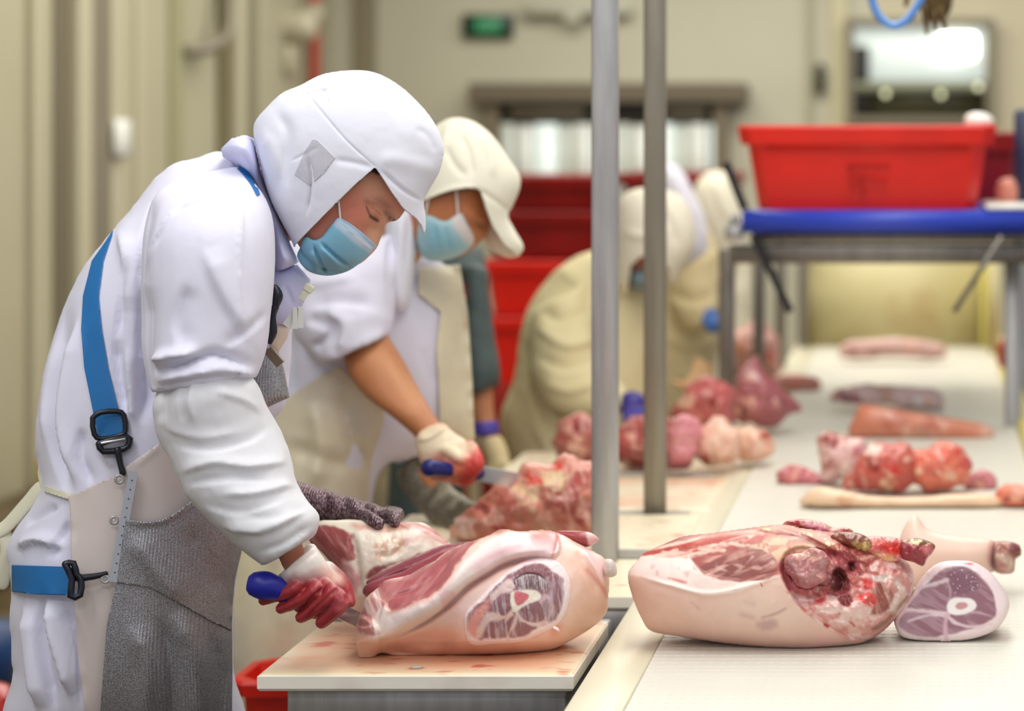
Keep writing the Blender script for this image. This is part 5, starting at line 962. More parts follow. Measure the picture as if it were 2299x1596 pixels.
obj('chest_hook', join(tube([P(617, 646, 3.60), P(624, 664, 3.60), P(620, 684, 3.60)], [.006, .008, .006], 10, 3), tube([P(618, 690, 3.60), P(613, 712, 3.60), P(614, 745, 3.60), P(606, 768, 3.60)], [.006, .0045, .006, .004], 10, 3)), M['buckle'], p1)
sp = drape([(254, 515), (237, 541), (206, 585), (186, 664), (182, 739), (189, 826), (222, 990), (281, 976), (268, 925), (243, 826), (228, 739), (221, 664), (232, 585), (252, 528)], bt_, .005, .003, 3)
so = obj('shoulder_strap', sp, M['strap'], p1)
obj('neck_strap', drape([(522, 366), (533, 368), (556, 385), (576, 412), (584, 436), (578, 440), (562, 412), (545, 390)], bvh_of(coat, cl), .006, .003, 2.5), M['strap'], p1)
def onb(bv, px, py, off=.008):
    d = np.array([(px-VX)/F, 1, -(py-VY)/F]); d /= np.linalg.norm(d); r = bv.ray_cast(Vector(CAM), Vector(d)); return CAM+d*((r[3] if r[0] is not None else 3.7)-off)
def ringon(pts, r, bv, off=.01, seg=8):
    q = [onb(bv, *a, off) for a in pts]; q.append(q[0]); q.append(q[1]); return tube(q, r, seg, 3, False, False)
ball = bvh_of(coat, apr, cm, cm2, slv)
def avg_plane(bv, c, off): 
    return np.linalg.norm(onb(bv, *c, off)-CAM)
def flat_on(bv, c, off, pts): 
    fr = Frame(c[0], c[1], onb(bv, *c, off)[1]); return [fr.at(*p) for p in pts]
q = flat_on(bt_, (245, 955), .016, [(208, 938), (225, 926), (262, 923), (278, 932), (282, 965), (270, 978), (228, 985), (212, 975), (208, 938), (225, 926)])
obj('slide_buckle', join(tube(q, .0042, 8, 2, False, False), tube(flat_on(bt_, (255, 990), .016, [(222, 996), (285, 980), (290, 995), (278, 1008), (232, 1014), (222, 996)]), .005, 8, 2), tube(flat_on(bt_, (255, 990), .018, [(264, 1010), (270, 1040), (276, 1062)]), [.006, .0045, .005], 10, 3)), M['buckle'], so)
obj('buckle_bar', tube(flat_on(bt_, (250, 990), .02, [(228, 995), (280, 985)]), .0025, 8, 1), mat('bright_steel', (220, 220, 224), .25, .8), so)
bl = drape([(26, 1268), (80, 1270), (148, 1272), (168, 1275), (168, 1338), (148, 1336), (80, 1334), (26, 1328)], bt_, .022, .003, 4)
bo = obj('waist_strap', bl, M['strap'], p1)
q = flat_on(ba, (165, 1300), .03, [(146, 1266), (165, 1264), (172, 1290), (182, 1300), (180, 1336), (158, 1338), (162, 1300), (146, 1266)])
obj('hook_buckle', join(tube(q, .005, 8, 2), tube(flat_on(ba, (210, 1298), .02, [(176, 1298), (210, 1294), (238, 1288)]), [.006, .005, .004], 10, 2)), M['buckle'], bo)
# perforated steel strip with rings
a, b = onb(ba, 300, 1058, .016), onb(ba, 254, 1306, .018)
n = 10; parts = [flatbar(a, b, .0135, .0022, tuple(-(onb(ba, 280, 1180, 0)-CAM)))]
ms = obj('perforated_strip', join(*parts), mat('strip_steel', (190, 194, 200), .3, .6), p1, smooth=False)
hv2 = []
for k in range(1, 12):
    c = a+(b-a)*k/12; c = c-(c-CAM)/np.linalg.norm(c-CAM)*.0014; t_ = (c-CAM)/np.linalg.norm(c-CAM); hv2.append(tube([c, c-t_*.0006], .0012, 8, 1, dome=False))
obj('hole', join(*hv2), mat('hole_dark', (60, 60, 64), .6), ms, smooth=False)
def ring(c, R, r, bv, off):
    fr = Frame(c[0], c[1], onb(bv, *c, off)[1]); return tube([fr.at(c[0]+R*math.cos(t), c[1]+R*math.sin(t)) for t in np.linspace(0, 2*math.pi+.5, 14)], r, 8, 1, False, False)
obj('ring', ring((256, 1168), 8, .0022, ba, .016), M['steel'], ms); obj('ring', ring((268, 1076), 9, .0022, ba, .016), M['steel'], ms); obj('ring', ring((236, 1300), 8, .002, ba, .018), M['steel'], ms)
# cream ties at the back
for k, (pl, wd) in enumerate(((((205, 1120), (150, 1108), (98, 1092), (60, 1130), (10, 1185), (-30, 1200)), .012), (((100, 1095), (92, 1060), (100, 1040)), .006), (((-20, 1185), (8, 1200), (18, 1240), (2, 1310)), .012))):
    if k == 0: pl = pl[1:]
    obj('apron_tie', tube([P(x, y, 3.70) for x, y in pl], wd, 10, 4, flat=.3, up=(0, .3, 1)), M['creamcloth'], p1)
obj('waist_tie_front', drape([(100, 1090), (160, 1108), (158, 1122), (100, 1104)], bt_, .008, .004, 3), M['creamcloth'], p1)
obj('trousers', remesh(legs(3.82, 60, 510, 1640, .12), .01, 3), M['trouser'], p1)
obj('boots', boots(3.82, 60, 510), M['boot'], p1)
# near hand: red glove round a blue handle
hp1 = [(699, 1220), (722, 1248), (746, 1280), (772, 1308), (782, 1340), (780, 1364), (758, 1384), (715, 1390), (670, 1376), (640, 1350), (625, 1330), (622, 1298), (640, 1278), (668, 1248)]
g = [inflate(hp1, Frame(700, 1310, 3.53), 4, .030, .03)[:2], loft([(628, 1292, 704, 1226, 3.52, .030), (634, 1312, 728, 1256, 3.52, .031), (645, 1335, 752, 1290, 3.525, .03)], 20)]
for (s, m_, e), r in ((((738, 1322), (766, 1352), (722, 1398)), .0105), (((720, 1306), (744, 1338), (676, 1386)), .0105), (((700, 1300), (704, 1330), (630, 1366)), .010), (((676, 1292), (660, 1322), (590, 1348)), .0088)):
    g.append(tube([P(*s, 3.515), P(*m_, 3.49), P(*e, 3.50)], [r, r*1.1, r*.85], 12, 5))
g.append(tube([P(735, 1275, 3.55), P(770, 1310, 3.55), P(786, 1352, 3.53)], [.011, .011, .009], 12, 4))
gm = remesh(g, .0026, 2); gm = crumple(gm, [([(738, 1308), (700, 1340), (664, 1383)], 2.5, -.003), ([(755, 1320), (722, 1350), (684, 1388)], 2.5, -.003), ([(690, 1320), (650, 1345), (610, 1358)], 3, -.003), ([(640, 1285), (680, 1262), (712, 1238)], 4, -.002)], .0012, 30, 5, 2)
gc = paint(gm, (160, 42, 50), [([(600, 1290), (690, 1200), (740, 1230), (755, 1290), (730, 1282), (690, 1290), (640, 1300), (610, 1320)], (236, 226, 218), dict(soft=18, wob=8)), ([(720, 1275), (760, 1290), (765, 1310), (735, 1300)], (236, 190, 176), dict(soft=16, wob=6)), ([(668, 1380), (702, 1345), (742, 1308)], (130, 18, 24), dict(line=3, soft=6, wob=2, a=.8)), ([(690, 1386), (722, 1354), (760, 1322)], (130, 18, 24), dict(line=2, soft=5, wob=2, a=.6)), ([(730, 1370), (755, 1350)], (120, 40, 54), dict(line=6, soft=10, wob=4, a=.5)), ([(760, 1370), (785, 1350)], (236, 130, 130), dict(line=5, soft=10, wob=4, a=.6))], 7, .1)
obj('glove', gm, M['glove'], p1, col=gc, label='white glove soaked red with blood')
k1 = thing('boning_knife', 'knife with blue handle in the red glove of the nearest worker', 'knife', tuple(P(600, 1315, 3.5)))
obj('handle', tube([P(578, 1312, 3.49), P(600, 1316, 3.492), P(640, 1328, 3.50), P(720, 1352, 3.53)], [.019, .0205, .015, .012], 16, 4, flat=1.05), mat('blue_handle', (26, 30, 150), .4), k1)
obj('blade', flatbar(P(720, 1352, 3.53), P(806, 1392, 3.60), .003, .022, (0, 0, 1)), mat('blade_steel', (190, 194, 198), .2, .9), k1, smooth=False)
# far hand: chain mail glove on the shoulder
gr = [(676, 1180, 660, 1080, 3.885, .04), (735, 1174, 735, 1102, 3.88, .034), (800, 1176, 802, 1121, 3.87, .03), (850, 1184, 852, 1136, 3.86, .026), (872, 1188, 876, 1142, 3.85, .02)]
g = [loft(gr, 20, 5)]
for k in range(4): g.append(tube([P(845+8*k, 1160-3*k, 3.84+.02*k), P(880+4*k, 1160-2*k, 3.82+.02*k), P(886+2*k, 1172-5*k, 3.80+.02*k)], [.0105, .010, .008], 10, 4))
g.append(tube([P(800, 1150, 3.85), P(830, 1166, 3.81), P(850, 1176, 3.79)], [.011, .011, .009], 10, 4))
gm = remesh(g, .003, 2); gm = crumple(gm, [([(700+22*k, 1180), (712+22*k, 1140), (706+22*k, 1100)], 5, .003*(-1)**k) for k in range(8)], .002, 30, 8, 2)
obj('chain_mail_glove', gm, M['chain_d'], p1)

# ================= worker 2
p2 = thing('person', 'second worker in cream cap and light blue mask, sleeve rolled up, cutting pork', 'person', (-1.15, 4.85, 0))
h2 = Frame(1030, 430, 4.80)
head2 = [(930, 380), (960, 310), (1020, 285), (1075, 300), (1105, 350), (1108, 420), (1102, 480), (1096, 520), (1086, 536), (1076, 545), (1060, 560), (1030, 576), (980, 580), (945, 560), (915, 500), (912, 430)]
hv, hfc, hi2 = inflate(head2, h2, 4, .078, .078, relief=folds_fn([([(1072, 500), (1086, 512)], 8, -.006), ([(1040, 470), (1066, 490)], 14, .004), ([(1060, 478), (1085, 492)], 6, .004)]))
hc = paint((hv, hfc), (186, 116, 72), [([(1060, 500), (1085, 510)], (96, 56, 40), dict(line=6, soft=10, wob=3, a=.6)), ([(900, 280), (1110, 280), (1100, 400), (1020, 430), (900, 440)], (60, 44, 36), dict(soft=8, wob=3))], 5, .03)
fore = loft([(770, 790, 862, 735, 4.72, .045), (776, 830, 880, 765, 4.70, .05), (795, 862, 905, 805, 4.68, .05), (826, 896, 938, 866, 4.65, .044), (874, 932, 966, 915, 4.62, .036), (934, 984, 990, 951, 4.60, .028), (960, 1030, 1030, 1000, 4.58, .025)], 20, 5)
bt2 = inflate([(860, 520), (760, 560), (680, 650), (620, 800), (580, 1000), (560, 1300), (560, 1560), (780, 1560), (800, 1200), (840, 1000), (940, 900), (980, 700), (930, 560)], Frame(760, 900, 4.88), 14, .11, .11)[:2]
up2 = loft([(700, 620, 850, 570, 4.78, .05), (720, 720, 850, 680, 4.74, .05), (770, 800, 862, 740, 4.72, .045)], 16)
fa2 = loft([(940, 640, 985, 640, 4.98, .035), (945, 850, 975, 860, 4.98, .03), (900, 960, 940, 1000, 4.95, .03), (915, 1050, 950, 1030, 4.92, .025), (980, 1140, 1010, 1110, 4.85, .02)], 14)
nk2 = loft([(840, 500, 900, 640, 4.86, .06), (920, 420, 960, 560, 4.82, .055), (980, 400, 985, 540, 4.8, .05)], 16)
rest = remesh([bt2, up2, fore, fa2, nk2, *legs(4.9, 580, 810, 1500, .09)], .008, 3)
obj('body', join((hv, hfc), rest), M['skinp'], p2, col=np.concatenate([hc, paint(rest, (188, 122, 78), [([(810, 770), (880, 830), (930, 900)], (214, 156, 106), dict(line=14, soft=26, wob=4, a=.6)), ([(780, 840), (850, 920), (930, 980)], (150, 84, 50), dict(line=8, soft=22, wob=4, a=.5))], 4, .03)]))  # light streak on top and shade along the underside painted into the forearm
tor2 = inflate([(600, 560), (680, 525), (800, 505), (880, 470), (925, 480), (945, 530), (985, 590), (1032, 620), (1046, 760), (1053, 900), (1060, 985), (1000, 1000), (905, 1030), (862, 1045), (836, 1100), (830, 1200), (832, 1640), (505, 1640), (512, 1200), (556, 1000), (585, 780)], Frame(760, 900, 4.88), 6, .15, .15, lam=130)[:2]
slv2 = loft([(690, 600, 895, 520, 4.76, .07), (655, 660, 900, 580, 4.74, .09), (655, 730, 890, 650, 4.72, .09), (690, 790, 882, 710, 4.71, .082), (722, 816, 872, 750, 4.70, .072)], 24)
far2 = loft([(905, 630, 990, 630, 4.98, .06), (912, 700, 985, 690, 4.98, .06), (925, 780, 978, 770, 4.98, .05), (930, 850, 982, 870, 4.97, .05), (890, 935, 984, 950, 4.95, .05), (866, 985, 946, 1012, 4.94, .045), (890, 1040, 932, 1030, 4.93, .035)], 20)
coat2 = remesh([tor2, slv2, far2], .0065, 4)
coat2 = crumple(coat2, [([(700, 690), (760, 680), (840, 690)], 10, -.010), ([(690, 720), (740, 740), (700, 780)], 9, -.012), ([(730, 700), (770, 730), (760, 790)], 9, .010), ([(880, 520), (870, 600), (880, 680)], 8, -.012), ([(650, 600), (700, 640), (800, 620)], 14, .008), ([(640, 740), (650, 860), (640, 900)], 10, -.012), ([(940, 780), (960, 830), (975, 870)], 7, -.006), ([(720, 812), (800, 790), (868, 742)], 6, .006)], .004, 9, 13, 3)
obj('coat', coat2, M['coat'], p2)
b2 = bvh_of(coat2)
ap2 = drape([(598, 935), (640, 898), (700, 856), (762, 820), (800, 860), (864, 922), (858, 960), (833, 1033), (828, 1090), (826, 1200), (826, 1620), (520, 1620), (524, 1250), (560, 1080)], b2, .012, .004, 7, 0, folds_fn([([(700, 900), (720, 1000), (700, 1100)], 22, .016), ([(760, 880), (790, 980), (810, 1080)], 18, -.012), ([(650, 1000), (760, 1040), (830, 1020)], 20, -.010), ([(600, 1150), (640, 1300), (640, 1450)], 26, .010)]))
obj('apron', ap2, M['creamapron'], p2)
obj('apron_bib', drape([(940, 602), (1032, 594), (1050, 700), (1060, 850), (1066, 985), (1030, 1000), (988, 980), (986, 900), (980, 780), (990, 700), (940, 660)], b2, .012, .004, 6), M['creamapron'], p2)
nf = inflate([(868, 480), (905, 462), (945, 452), (940, 520), (930, 600), (915, 690), (880, 690), (868, 600)], Frame(905, 560, 4.80), 4, .07, .05, lam=20, relief=folds_fn([([(900, 480), (895, 580), (890, 680)], 6, .006), ([(918, 480), (912, 600)], 5, -.006)]))[:2]
obj('neck_flap', nf, M['hoodcloth'], p2)
capp = [(925, 470), (925, 380), (950, 310), (981, 282), (1008, 268), (1036, 266), (1070, 278), (1105, 306), (1136, 350), (1164, 392), (1165, 423), (1150, 460), (1139, 485), (1156, 520), (1174, 554), (1160, 575), (1130, 590), (1060, 600), (980, 600), (930, 560), (915, 510)]
cut2 = [(905, 462), (946, 453), (985, 436), (1015, 427), (1045, 422), (1072, 423), (1080, 432), (1090, 465), (1105, 505), (1130, 545), (1160, 572), (1170, 600), (1170, 640), (900, 640)]
cp2 = inflate(capp, h2, 3.5, .105, .105, relief=folds_fn([([(1010, 275), (1000, 310), (985, 350)], 8, .006), ([(1030, 300), (1050, 340), (1060, 400)], 8, -.007), ([(1075, 300), (1100, 350), (1105, 400)], 7, .006), ([(1000, 330), (1020, 370), (1050, 400)], 8, -.006), ([(950, 452), (1015, 425), (1070, 420)], 6, .004), ([(1070, 424), (1110, 450), (1150, 480)], 6, -.006)]), cut=cut2)[:2]
o = obj('cap', cp2, mat('cream_cap_cloth', (240, 236, 216), .75), p2, label='cream cloth cap with a visor'); solidify(o, .003)
br = inflate([(1078, 430), (1100, 480), (1130, 530), (1168, 562), (1160, 577), (1132, 577), (1105, 560), (1086, 535), (1080, 500)], Frame(1120, 520, 4.84), 3, .02, .1, lam=8)[:2]
obj('visor_underside', br, mat('visor_underside', (222, 206, 180), .7), p2)
def mb2(q): h = hi2['H'](q)*.078; return h+.004, h+.004
mk2 = inflate([(942, 500), (962, 482), (1000, 496), (1033, 477), (1048, 500), (1065, 535), (1053, 558), (1015, 580), (967, 586), (938, 560)], h2, 3, .014, .014, lam=14, base=mb2, smooth=3, relief=folds_fn([([(975, 500), (985, 570)], 4, -.004), ([(1000, 505), (1010, 570)], 4, -.004)]))[:2]
mo = obj('face_mask', mk2, M['mask'], p2, col=paint(mk2, (176, 206, 212), [([(1030, 480), (1066, 535), (1045, 545), (1015, 500)], (222, 214, 210), dict(soft=8, wob=3)), ([(960, 500), (1010, 520), (1040, 560), (960, 570)], (140, 196, 214), dict(soft=24, wob=8))], 6, .02))
bm = bvh_of((hv, hfc))
for pts in (((1024, 425), (1026, 450), (1028, 480)), ((962, 445), (957, 470), (953, 492))): obj('ear_loop', tube([onb(bm, x, y, .006) for x, y in pts], .002, 8, 2), M['white'], mo)
g = [inflate([(934, 985), (960, 960), (992, 950), (1020, 972), (1055, 996), (1080, 1030), (1076, 1070), (1050, 1092), (1010, 1086), (975, 1075), (948, 1045)], Frame(1010, 1020, 4.58), 4, .034, .03)[:2]]
for k in range(4): g.append(tube([P(1055-17*k, 1002+2*k, 4.56), P(1072-20*k, 1040+6*k, 4.535), P(1042-22*k, 1080-4*k, 4.55)], [.0125, .0135, .011], 12, 4))
g.append(tube([P(1000, 1010, 4.55), P(1035, 1030, 4.53), P(1070, 1052, 4.55)], [.012, .012, .010], 12, 4))
gm = remesh(g, .0035, 2); gm = crumple(gm, [([(940, 990), (965, 985), (1000, 962)], 4, .005)], .0015, 30, 5, 2)
gc = paint(gm, (226, 130, 108), [([(925, 990), (960, 950), (1000, 945), (1060, 1000), (1030, 1040), (985, 1020), (955, 1040)], (240, 222, 190), dict(soft=20, wob=14)), ([(1040, 1030), (1080, 1010), (1085, 1075), (1040, 1098), (1020, 1070)], (214, 70, 62), dict(soft=16, wob=14)), ([(970, 1045), (1010, 1030), (1040, 1050), (1010, 1085)], (222, 120, 90), dict(soft=14, wob=12))], 7, .1)
obj('glove', gm, M['glove'], p2, col=gc, label='cream glove with red stains')
k2 = thing('boning_knife', 'knife with dark blue handle in the cream glove of the second worker', 'knife', tuple(P(963, 1050, 4.5)))
obj('handle', tube([P(963, 1050, 4.50), P(990, 1052, 4.52), P(1075, 1062, 4.58)], [.0175, .015, .013], 16, 3), mat('navy_handle', (30, 34, 110), .4), k2)
obj('blade', flatbar(P(1070, 1062, 4.575), P(1185, 1082, 4.66), .003, .03, (0, -.3, 1)), mat('blade_steel_pale', (214, 220, 232), .22, .6), k2, smooth=False)
gl = remesh([loft([(895, 1062, 936, 1018, 4.93, .045), (904, 1096, 978, 1052, 4.92, .045), (938, 1140, 1008, 1088, 4.88, .04), (975, 1176, 1036, 1112, 4.84, .035), (1005, 1196, 1062, 1130, 4.80, .03)], 20)]+[tube([P(1020+7*k, 1178-14*k, 4.79), P(1050+8*k, 1180-12*k, 4.77), P(1066+8*k, 1190-11*k, 4.75)], [.013, .012, .010], 10, 3) for k in range(4)], .005, 3)
obj('chain_mail_glove', crumple(gl, (), .004, 20, 4, 2), M['chain_o'], p2)
obj('trousers', remesh(legs(4.9, 530, 820, 1600, .11), .012, 3), M['trouser'], p2)
obj('boots', boots(4.9, 540, 820), M['boot'], p2)

# ================= worker 3, grey vest
def simple_head(p, fr, pl, t=.078, col=(176, 112, 80), step=5, parts=()):
    hv, hfc, hi = inflate(pl, fr, step, t, t); return (hv, hfc), hi
p3 = thing('person', 'worker in grey vest with a red patch, mostly hidden behind the second worker', 'person', (-1.2, 6.0, 0))
h3m, hi = simple_head(p3, Frame(1000, 380, 6.0), [(950, 400), (945, 330), (965, 285), (1000, 268), (1040, 290), (1055, 350), (1062, 400), (1050, 450), (1010, 480), (965, 460)])
b3 = inflate([(960, 560), (1075, 560), (1088, 640), (1095, 750), (1110, 830), (1100, 900), (1060, 1000), (1040, 1200), (900, 1200), (900, 800), (930, 620)], Frame(1010, 800, 6.05), 10, .12, .12, lam=60)[:2]
n3 = loft([(975, 440, 1035, 440, 6.0, .05), (960, 560, 1060, 560, 6.02, .07)], 16)
a3 = loft([(1045, 640, 1090, 640, 5.96, .05), (1050, 800, 1110, 800, 5.92, .05), (1050, 880, 1108, 872, 5.90, .045), (1060, 940, 1112, 935, 5.88, .035), (1080, 990, 1124, 985, 5.86, .03), (1095, 1040, 1130, 1035, 5.85, .025)], 16)
rest = remesh([h3m, b3, n3, a3, *legs(6.1, 920, 1060, 1180, .09)], .012, 3)
obj('body', rest, M['skinp'], p3, col=paint(rest, (176, 116, 80), [([(930, 240), (1070, 240), (1060, 330), (1000, 380), (940, 420)], (50, 40, 36), dict(soft=6, wob=3))], 4, .03))
v3 = remesh([inflate([(940, 575), (990, 556), (1078, 556), (1090, 640), (1098, 750), (1118, 820), (1118, 860), (1095, 880), (1050, 892), (1040, 1000), (1035, 1260), (880, 1260), (890, 800), (910, 640)], Frame(1010, 800, 6.05), 6, .16, .16, lam=80)[:2], loft([(1040, 600, 1092, 600, 5.95, .07), (1042, 760, 1106, 750, 5.92, .07), (1040, 830, 1122, 825, 5.9, .07), (1040, 890, 1116, 866, 5.89, .06)], 20)], .009, 3)
v3 = crumple(v3, [([(1060, 700), (1050, 760), (1056, 800)], 8, .008)], .005, 8, 5, 3)
obj('vest', v3, mat('grey_green_vest', (70, 84, 84), .7, var=.15, vscale=8), p3)
bv3 = bvh_of(v3); obj('red_patch', drape([(1022, 636), (1046, 632), (1050, 676), (1030, 682)], bv3, .006, .003, 3), M['reddark'], p3)
obj('wrist_band', loft([(1058, 950, 1116, 944, 5.88, .045), (1064, 980, 1122, 974, 5.87, .043)], 18, 3), mat('violet_band', (72, 58, 156), .5), p3)
gm = remesh([loft([(1078, 982, 1126, 978, 5.86, .034), (1088, 1020, 1140, 1010, 5.85, .034), (1100, 1050, 1146, 1040, 5.84, .03)], 16)]+[tube([P(1100+12*k, 1040, 5.84-.01*k), P(1106+12*k, 1064, 5.82-.01*k), P(1104+12*k, 1084, 5.82)], [.012, .012, .009], 8, 3) for k in range(4)], .006, 2)
obj('glove', gm, mat('beige_glove', (214, 196, 150), .6), p3)
obj('boots', boots(6.1, 920, 1060), M['boot'], p3)
obj('trousers', remesh(legs(6.1, 900, 1070, 1200, .1), .014, 3), mat('grey_trousers', (96, 100, 100), .8), p3)

# ================= worker 4, beige coat
beige = mat('beige_coat', (226, 214, 168), .8); beige2 = mat('pale_beige_cloth', (232, 226, 206), .8)
p4 = thing('person', 'bent worker in beige coat and cream hood behind the two poles', 'person', (-.95, 6.3, 0))
h4, hi4 = simple_head(p4, Frame(1440, 560, 6.25), [(1385, 560), (1390, 480), (1430, 440), (1490, 450), (1520, 520), (1500, 600), (1470, 640), (1430, 650), (1400, 620)], .075)
bb4 = inflate([(1330, 590), (1250, 640), (1200, 760), (1190, 950), (1200, 1150), (1330, 1150), (1350, 950), (1430, 800), (1440, 680), (1400, 600)], Frame(1300, 850, 6.35), 12, .12, .12)[:2]
n4 = loft([(1340, 560, 1390, 700, 6.3, .05), (1400, 500, 1430, 620, 6.27, .05)], 14)
a4 = loft([(1230, 700, 1300, 690, 6.25, .045), (1230, 820, 1300, 810, 6.2, .045), (1290, 890, 1330, 840, 6.18, .04), (1400, 930, 1410, 890, 6.12, .03), (1430, 930, 1435, 900, 6.1, .028)], 14)
rest = remesh([h4, bb4, n4, a4, *legs(6.4, 1190, 1330, 1130, .09)], .012, 3)
obj('body', rest, M['skinp'], p4, col=paint(rest, (166, 104, 74), [([(1370, 420), (1530, 420), (1530, 540), (1440, 540), (1400, 640), (1370, 640)], (50, 40, 36), dict(soft=6, wob=3))], 4, .03))
c4 = remesh([inflate([(1340, 562), (1295, 578), (1255, 605), (1215, 650), (1185, 702), (1167, 776), (1156, 851), (1132, 911), (1125, 951), (1140, 1010), (1150, 1060), (1160, 1300), (1400, 1300), (1400, 1050), (1450, 950), (1475, 800), (1470, 680), (1420, 600), (1380, 570)], Frame(1300, 800, 6.35), 6, .17, .17, lam=80)[:2],
             loft([(1195, 700, 1310, 640, 6.24, .07), (1195, 770, 1335, 740, 6.2, .085), (1200, 850, 1345, 800, 6.17, .085), (1235, 915, 1360, 820, 6.15, .075), (1300, 938, 1385, 850, 6.13, .06), (1380, 935, 1410, 880, 6.11, .045)], 22)], .008, 3)
c4 = crumple(c4, [([(1210, 700), (1260, 720), (1330, 700)], 9, -.014), ([(1200, 730), (1270, 780), (1340, 760)], 10, .012), ([(1200, 800), (1270, 830), (1340, 810)], 9, -.010), ([(1220, 860), (1280, 880), (1350, 860)], 9, .010), ([(1250, 600), (1300, 640), (1340, 640)], 14, .006), ([(1180, 760), (1190, 860), (1220, 960)], 10, -.014), ([(1200, 960), (1230, 1020), (1220, 1100)], 12, .01)], .005, 7, 3, 3)
obj('coat', c4, beige, p4)
hd4 = inflate([(1388, 470), (1400, 440), (1430, 425), (1480, 425), (1530, 445), (1556, 500), (1556, 560), (1530, 600), (1500, 650), (1460, 668), (1425, 670), (1395, 650), (1382, 600), (1384, 530)], Frame(1440, 560, 6.25), 5, .11, .11, cut=[(1415, 596), (1440, 575), (1478, 580), (1500, 600), (1520, 700), (1400, 700), (1410, 640)], relief=folds_fn([([(1400, 520), (1440, 530), (1500, 520)], 9, .008), ([(1460, 440), (1500, 500), (1520, 560)], 9, -.01)]))[:2]
o = obj('hood', hd4, beige2, p4); solidify(o, .004)
mk4 = inflate([(1412, 612), (1440, 600), (1480, 612), (1478, 640), (1445, 652), (1418, 645)], Frame(1440, 560, 6.25), 4, .088, .088, lam=14)[:2]
obj('face_mask', mk4, M['mask'], p4, col=paint(mk4, (112, 132, 138), [], 3, .02))
gm = remesh([inflate([(1392, 895), (1405, 880), (1430, 878), (1448, 895), (1450, 925), (1430, 945), (1400, 942)], Frame(1420, 912, 6.08), 5, .035, .03)[:2]]+[tube([P(1405+13*k, 925, 6.05), P(1408+13*k, 945, 6.03), P(1404+13*k, 958, 6.05)], [.012, .011, .009], 8, 3) for k in range(4)], .005, 2)
obj('glove', gm, mat('violet_glove', (66, 54, 146), .45), p4, label='dark violet rubber glove')
obj('trousers', remesh(legs(6.4, 1160, 1380, 1250, .12), .014, 3), beige, p4); obj('boots', boots(6.4, 1180, 1340), M['boot'], p4)

# ================= workers 5 and 6, far hooded
p5 = thing('person', 'far worker in pale clothes with blue glove, head hidden by the white hood', 'person', (-.85, 7.3, 0))
h5, _ = simple_head(p5, Frame(1500, 470, 7.3), [(1465, 470), (1470, 410), (1505, 385), (1545, 410), (1555, 470), (1535, 520), (1490, 520)], .08)
bb5 = inflate([(1500, 520), (1440, 600), (1420, 800), (1430, 1000), (1540, 1000), (1570, 800), (1570, 600), (1540, 520)], Frame(1500, 700, 7.35), 12, .11, .11)[:2]
rest = remesh([h5, bb5, loft([(1540, 600, 1590, 590, 7.25, .04), (1560, 700, 1600, 690, 7.2, .035), (1585, 725, 1602, 700, 7.18, .03)], 12), *legs(7.4, 1430, 1550, 980, .08)], .014, 2)
obj('body', rest, M['skinp'], p5, col=paint(rest, (170, 110, 84), [], 4, .03))
c5 = remesh([inflate([(1500, 500), (1440, 560), (1400, 660), (1390, 850), (1400, 1150), (1600, 1150), (1600, 860), (1618, 740), (1618, 600), (1590, 520), (1550, 490)], Frame(1500, 700, 7.35), 7, .17, .17, lam=60)[:2], loft([(1500, 620, 1600, 560, 7.2, .07), (1510, 690, 1605, 650, 7.17, .07), (1540, 740, 1612, 690, 7.15, .06), (1570, 738, 1600, 700, 7.14, .05)], 18)], .011, 3)
obj('coat', crumple(c5, [([(1500, 660), (1560, 680), (1600, 660)], 8, -.014), ([(1490, 760), (1550, 780), (1600, 770)], 9, .014), ([(1520, 840), (1560, 860)], 8, .012)], .006, 7, 4, 3), mat('sandy_coat', (216, 200, 156), .8), p5)
h5o = inflate([(1465, 440), (1462, 395), (1490, 372), (1515, 370), (1540, 395), (1556, 430), (1580, 480), (1590, 560), (1560, 600), (1500, 600), (1470, 540)], Frame(1520, 480, 7.2), 6, .12, .1, relief=folds_fn([([(1500, 380), (1530, 440), (1560, 500)], 8, .01)]))[:2]
obj('hood', h5o, M['hoodcloth'], p5)
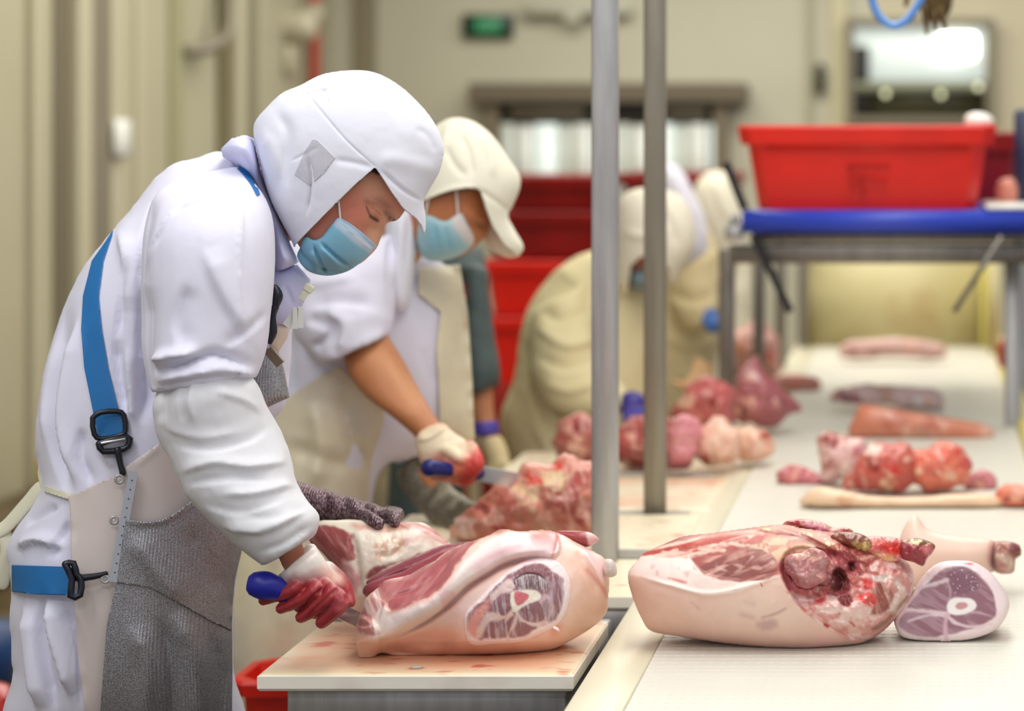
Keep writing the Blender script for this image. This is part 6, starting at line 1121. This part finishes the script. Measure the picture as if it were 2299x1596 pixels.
gm = remesh([inflate([(1568, 700), (1580, 688), (1602, 690), (1612, 705), (1608, 726), (1590, 735), (1572, 726)], Frame(1590, 712, 7.12), 5, .03, .03)[:2]]+[tube([P(1580+9*k, 715, 7.1), P(1588+9*k, 730, 7.08), P(1592+8*k, 742, 7.09)], [.012, .011, .009], 8, 2) for k in range(4)], .006, 2)
obj('glove', gm, mat('light_blue_glove', (70, 116, 196), .45), p5, label='blue rubber glove')
obj('boots', boots(7.4, 1430, 1550), M['boot'], p5)
p6 = thing('person', 'farthest worker in white hood beside the left end of the blue roller', 'person', (-.8, 8.3, 0))
h6, _ = simple_head(p6, Frame(1610, 450, 8.2), [(1580, 450), (1585, 410), (1610, 392), (1640, 410), (1648, 450), (1635, 490), (1600, 492)], .08)
bb6 = inflate([(1600, 490), (1560, 560), (1550, 800), (1560, 950), (1650, 950), (1660, 700), (1650, 540), (1630, 490)], Frame(1610, 650, 8.3), 12, .11, .11)[:2]
rest = remesh([h6, bb6, *legs(8.35, 1560, 1650, 930, .08)], .014, 2); obj('body', rest, M['skinp'], p6, col=paint(rest, (170, 110, 84), [], 4, .03))
c6 = inflate([(1600, 480), (1555, 540), (1540, 700), (1540, 1100), (1670, 1100), (1672, 800), (1680, 600), (1660, 520), (1640, 480)], Frame(1610, 650, 8.3), 7, .17, .17, lam=50)[:2]
obj('coat', crumple(c6, (), .008, 6, 3, 3), beige2, p6)
h6o = inflate([(1552, 460), (1562, 415), (1585, 390), (1618, 384), (1645, 402), (1660, 440), (1668, 480), (1672, 540), (1650, 600), (1590, 600), (1556, 560), (1545, 510)], Frame(1610, 460, 8.15), 6, .13, .12, relief=folds_fn([([(1600, 400), (1620, 450), (1640, 500)], 7, .012)]))[:2]
obj('hood', h6o, beige2, p6); obj('boots', boots(8.35, 1560, 1650), M['boot'], p6)
# second far forearm with dark sleeve cuff over the heap
o = remesh([loft([(1560, 800, 1600, 820, 6.9, .04), (1540, 850, 1600, 870, 6.7, .04), (1500, 850, 1540, 885, 6.6, .03)], 14)], .006, 2)
obj('forearm_sleeve', o, mat('tan_sleeve', (196, 150, 100), .7), p5)
